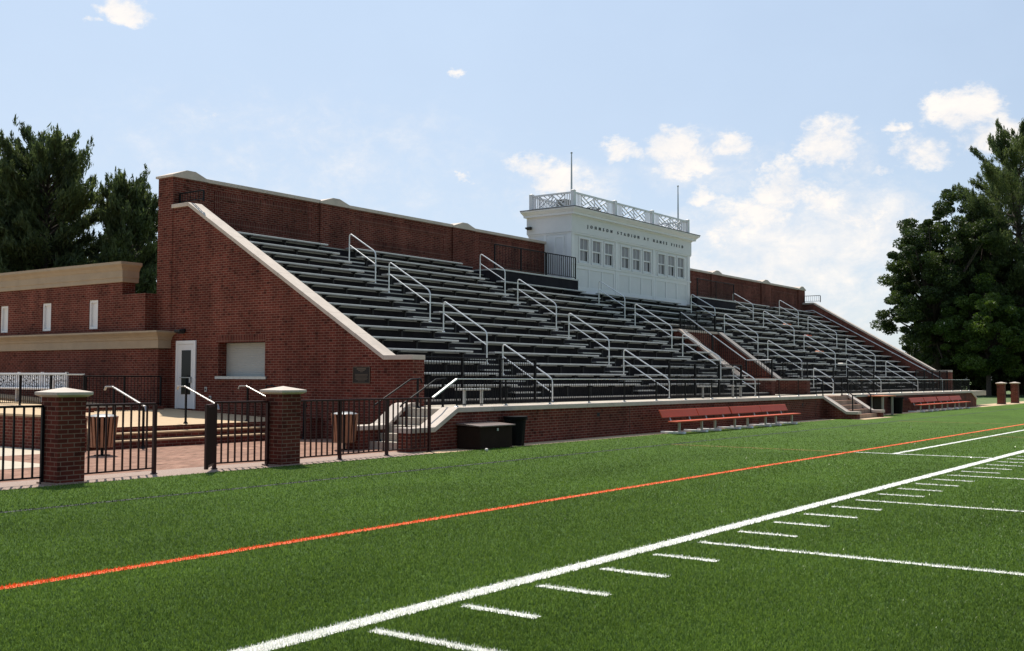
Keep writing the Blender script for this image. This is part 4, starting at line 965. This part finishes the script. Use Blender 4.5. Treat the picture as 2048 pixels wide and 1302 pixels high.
def pine(x, y, h, rad, label, group, n_leaf=26000, base=.12, seed=0, m=None, droop=0.0, shape=.5):
    g = np.random.default_rng(seed); t = tree_root('pine_tree', (x, y, 0), label, group); tr = MB()
    lean = g.normal(size=2)*.008*h
    def axis(f): return np.array([lean[0]*f*f, lean[1]*f*f, h*f])
    tr.tube([tuple(axis(f)) for f in np.linspace(0, .98, 9)], [max(.03, .022*h*(1-f)**.8) for f in np.linspace(0, .98, 9)], 8)
    C = []; D = []; T = []
    f = base; br = []
    while f < .985:
        k = int(g.integers(4, 7)); a0 = g.uniform(0, 6.28)
        for i in range(k):
            a = a0+6.283*i/k+g.normal()*.25
            # crown outline: broad below, rounded tip, with ragged lengths
            env = rad*(min(1, .6+(f-base)*2.2))*max(.05, (1-f)/(1-base))**shape
            L = env*g.uniform(.55, 1.12)
            rise = g.uniform(.05, .34)+1.05*f*f; p0 = axis(f)
            e = np.array([math.cos(a), math.sin(a), rise-.25*(1-f)])
            br.append((p0, e, L, f))
        f += g.uniform(.022, .04)*(1.15-.3*f)
    tot = sum(b[2]**1.3 for b in br)
    for p0, e, L, f in br:
        side = np.array([-e[1], e[0], 0]); n = max(12, int(n_leaf*L**1.3/tot))
        u = g.uniform(.22, 1, n)**.75; w = g.normal(size=n)*.17*L*(1.05-u*.55); b = (L*u*u*.16)
        c = p0+np.outer(L*u, e)+np.outer(w, side)+np.outer(b+g.normal(size=n)*.05*L, [0, 0, 1])
        # gather needles into tufts
        nt = max(3, n//26); tuft = c[g.integers(0, n, nt)]; idx = g.integers(0, nt, n)
        c = c*.25+tuft[idx]*.75+g.normal(size=(n, 3))*.10
        d = np.outer(np.ones(n), e*np.array([1, 1, 1]))*.7+np.array([0, 0, .55])+g.normal(size=(n, 3))*.55
        tv = g.uniform(.1, .85)
        C.append(c); D.append(d); T.append(np.full(n, tv)+g.normal(size=n)*.15)
        for q in range(3):          # upright shoots near the tip
            m2 = max(8, n//16); uu = g.uniform(.72, 1.03); hh = g.uniform(.35, .95)*(.6+.5*L/rad)
            b0 = p0+e*L*uu+side*g.normal()*.10*L+np.array([0, 0, .13*L*uu*uu]); tt = g.uniform(0, 1, m2)
            C.append(b0+np.outer(tt*hh, [0, 0, 1])+g.normal(size=(m2, 3))*(.10*(1.1-tt))[:, None]); D.append(np.outer(np.ones(m2), [0, 0, 1.3])+g.normal(size=(m2, 3))*.5); T.append(np.full(m2, tv+.15)+g.normal(size=m2)*.15)
        tr.tube([tuple(p0), tuple(p0+e*L*.5+[0, 0, .03*L]), tuple(p0+e*L*.93+[0, 0, .14*L])], [.035+.012*L, .025+.006*L, .012], 4)
    C = np.concatenate(C); D = np.concatenate(D); T = np.concatenate(T); n = len(C)
    tr.build('trunk', M_BARK, t, local=True)
    add_mesh('crown', leaf_mesh('crown', C, D, g.uniform(.13, .25, n), g.uniform(.025, .05, n), m or M_PINE, T), t)
    return t
def broad(x, y, h, rad, label, group, n_leaf=30000, clumps=150, zc=.56, hz=.44, seed=0, m=None, size=.16, name='broadleaf_tree', low=0.):
    g = np.random.default_rng(seed); t = tree_root(name, (x, y, 0), label, group); tr = MB()
    tr.tube([(0, 0, 0), (.1, 0, h*.2), (0, .15, h*.45), (.1, 0, h*.72)], [.03*h*.8, .024*h*.8, .015*h, .006*h], 9)
    cs = []
    while len(cs) < clumps:
        v = g.normal(size=3); v /= np.linalg.norm(v); r = g.uniform(.25, 1.0)**.5*(1+.22*math.sin(3*math.atan2(v[1], v[0])+4*v[2]+seed)*g.uniform(.3, 1))
        p = v*r*np.array([rad, rad, h*hz])*(1+.12*math.sin(5*v[0]+3*v[1]+seed)); p[2] += h*zc
        if p[2] < low: continue
        cs.append(p)
    for p in cs[::5]:
        s_ = np.array([0, 0, h*.28+.35*max(0, p[2]-h*.3)]); tr.tube([tuple(s_), tuple(s_*.4+p*.6+np.array([0, 0, -.02*h])), tuple(p)], [.008*h, .005*h, .02], 5)
    per = n_leaf//clumps; C = []; D = []; T = []
    for p in cs:
        R_ = min(rad, 4.2)*g.uniform(.07, .23); v = g.normal(size=(per, 3)); v /= np.linalg.norm(v, axis=1, keepdims=True)
        q = p+v*(R_*g.uniform(.3, 1.05, per)**.6)[:, None]*np.array([1.15, 1.15, .75])
        C.append(q); D.append(g.normal(size=(per, 3))+np.array([0, 0, -.3])); T.append(np.full(per, g.uniform(.05, .85))+g.normal(size=per)*.18)
    C = np.concatenate(C); D = np.concatenate(D); T = np.concatenate(T); n = len(C)
    tr.build('trunk', M_BARK, t, local=True)
    add_mesh('crown', leaf_mesh('crown', C, D, g.uniform(.8, 1.3, n)*size, g.uniform(.5, .8, n)*size, m or M_LEAF, T), t)
    return t
GL = 'pines behind the left building'
pine(38.8, 65.4, 15.9, 6.1, 'tallest dark pine, broad rounded crown, at left behind the building', GL, 90000, .14, 1, shape=.45)
pine(42.1, 61.3, 13.7, 4.2, 'slimmer pine standing nearest the brick grandstand', GL, 66000, .14, 2, shape=.5)
pine(36.4, 68.4, 15.0, 5.6, 'dark pine at the left edge of the picture', GL, 50000, .16, 3, shape=.45)
pine(40.4, 69, 13.2, 5.0, 'shorter pine in the gap between the tall pines', GL, 40000, .1, 4, shape=.42)
pine(33.5, 72, 14.5, 5, 'pine left of the others and partly out of view', GL, 20000, .12, 5)
pine(44.6, 65, 11.0, 3.8, 'low pine whose lower boughs show beside the grandstand corner', GL, 26000, .1, 6)
GRT = 'trees at the right end of the field'
broad(113.5, 29.4, 19.4, 4.9, 'tall dark broadleaf tree at right just past the grandstand', GRT, 110000, 330, .54, .45, 11, M_LEAF, .115, low=.6)
pine(119.5, 22.6, 26.2, 9.6, 'tallest pine at the right edge with layered boughs', GRT, 120000, .2, 12, shape=.55)
broad(118, 26.6, 21.5, 5.0, 'dense dark tree between broadleaf tree and the tallest right pine', GRT, 80000, 260, .52, .47, 13, M_LEAF, .12, low=.5)
broad(111, 24.0, 10.6, 3.9, 'bright green bushy tree below the tall right pine', GRT, 70000, 170, .55, .42, 14, M_BRIGHT, .105, low=2.0)
broad(119, 18.3, 12, 4.8, 'mid green tree at the right edge of the picture', GRT, 50000, 170, .5, .48, 15, M_LEAF, .12, low=.8)
broad(128, 29, 17, 6.0, 'dark tree deep behind the right hand trees', GRT, 32000, 130, .5, .5, 16, M_LEAF, .18, low=.2)
broad(127, 21, 18, 6.5, 'dark understorey tree behind the right pine trunk', GRT, 32000, 130, .48, .5, 17, M_LEAF, .18, low=.2)
pine(126, 26, 24, 6.0, 'second pine hidden behind the tallest right pine', GRT, 36000, .2, 18)
UB = 'undergrowth bushes under the right hand trees'
for i, (x, y, h, r_, lab) in enumerate(((117, 31.5, 5.5, 3.6, 'dark undergrowth bush nearest the far end of the grandstand'), (118, 26.5, 6.0, 3.8, 'dark undergrowth bush beneath the middle of the right hand trees'),
                                   (119, 21.5, 6.0, 3.8, 'dark undergrowth bush behind the far brick piers'), (118, 16.0, 5.5, 3.8, 'dark undergrowth bush at the right edge of the picture'), (131, 24, 8, 6, 'large dark thicket filling the gap behind the right hand trunks'))):
    broad(x, y, h, r_, lab, UB, 22000, 90, .42, .5, 19+i, M_LEAF, .13, name='bush', low=.1)
# ------------------------------------------------------------------ turf fibres near the camera
def turf_fibres(n=2700000):
    g = np.random.default_rng(5)
    dd = 4.0*(44/4.0)**(g.uniform(0, 1, n)**1.1); th = YAW+g.uniform(-R(78), R(78), n)      # a fan of ground round the near touchline, denser close by
    P = np.stack([dd*np.cos(th), dd*np.sin(th), np.full(n, .010)], 1)
    P = P[(P[:, 1] < TE-.02) & (g.uniform(0, 1, n) < np.clip((44-dd)/30, 0, 1)*np.clip((R(78)-np.abs(th-YAW))/R(18), 0, 1))]; n = len(P); x, y = P[:, 0], P[:, 1]
    C = np.empty((n, 4), np.float32); C[:, 3] = 1
    t = g.uniform(0, 1, n)**1.3; big = .5+.5*np.sin(x*.9+np.sin(y*1.7)*1.3)*np.sin(y*1.1+x*.4)
    k = (.80+.2*big+.10*np.sin(y*2.7+.6*np.sin(x*.5))*np.sin(x*.23+1))[:, None]
    C[:, :3] = (np.array([.070, .130, .017])*(1-t[:, None])+np.array([.200, .305, .050])*t[:, None])*k
    j = g.normal(size=n)*.005
    xr = (x-XT)/.9144; fr = np.abs(xr-np.round(xr))*.9144; five = np.abs(np.round(xr) % 5) < .5
    yj = y+j
    white = (np.abs(yj-4.93) < .083) | ((fr+j < .045) & (yj < 4.72) & (five | (yj > 4.1))) | ((np.abs(x+j-23.35) < .05) & (y > 4.93) & (y < 7.8)) | ((np.abs(yj-6.95) < .055) & (x > 23.4))
    orange = np.abs(yj-7.86) < .0575; black = np.abs(yj-12.2) < .055
    sh = g.uniform(.8, 1.05, n)[:, None]
    gloss = (g.uniform(0, 1, n) < .10).astype(np.float32)
    C[white, :3] = (np.array([.86, .85, .78])*sh)[white]; C[orange, :3] = (np.array([.80, .12, .02])*sh)[orange]; C[black, :3] = .012
    a = g.uniform(0, 6.283, n); tilt = g.uniform(.15, .95, n); L = g.uniform(.018, .036, n); w = g.uniform(.0022, .0042, n)*(1+dd_of(P)*.06)
    d = np.stack([np.cos(a)*np.sin(tilt), np.sin(a)*np.sin(tilt), np.cos(tilt)], 1); b = a+g.uniform(.6, 2.5, n); s_ = np.stack([np.cos(b), np.sin(b), np.zeros(n)], 1)
    v = np.stack([P-s_*w[:, None], P+s_*w[:, None], P+d*L[:, None]], 1).reshape(-1, 3).astype(np.float32)
    me = bpy.data.meshes.new('turf_fibres'); me.vertices.add(3*n); me.vertices.foreach_set('co', v.ravel())
    me.loops.add(3*n); me.loops.foreach_set('vertex_index', np.arange(3*n, dtype=np.int32)); me.polygons.add(n)
    me.polygons.foreach_set('loop_start', np.arange(0, 3*n, 3, dtype=np.int32)); me.polygons.foreach_set('loop_total', np.full(n, 3, np.int32))
    at = me.attributes.new('fibre_colour', 'FLOAT_COLOR', 'FACE'); at.data.foreach_set('color', C.ravel()); ag = me.attributes.new('gloss', 'FLOAT', 'FACE'); ag.data.foreach_set('value', gloss); me.update()
    m, N, Lk, Pr = mat_new('turf_fibre'); A = N.new('ShaderNodeAttribute'); A.attribute_name = 'fibre_colour'
    Lk.new(A.outputs['Color'], Pr.inputs['Base Color']); Pr.inputs['Roughness'].default_value = .35; Pr.inputs['Specular IOR Level'].default_value = .28
    GA = N.new('ShaderNodeAttribute'); GA.attribute_name = 'gloss'
    for sock, a_, b_ in (('Roughness', .4, .2), ('Specular IOR Level', .2, 1.0)):
        q = N.new('ShaderNodeMapRange'); Lk.new(GA.outputs['Fac'], q.inputs[0]); q.inputs[3].default_value = a_; q.inputs[4].default_value = b_; Lk.new(q.outputs[0], Pr.inputs[sock])
    T = N.new('ShaderNodeBsdfTranslucent'); Lk.new(A.outputs['Color'], T.inputs[0]); X = N.new('ShaderNodeMixShader'); X.inputs[0].default_value = .42
    Lk.new(Pr.outputs[0], X.inputs[1]); Lk.new(T.outputs[0], X.inputs[2]); Lk.new(X.outputs[0], N['Material Output'].inputs[0])
    me.materials.append(m); o = bpy.data.objects.new('turf_fibres', me); col.objects.link(o)
    tag(o, 'short green artificial turf fibres standing on the playing field', 'turf', kind='stuff')
def dd_of(P): return np.hypot(P[:, 0], P[:, 1])
turf_fibres()
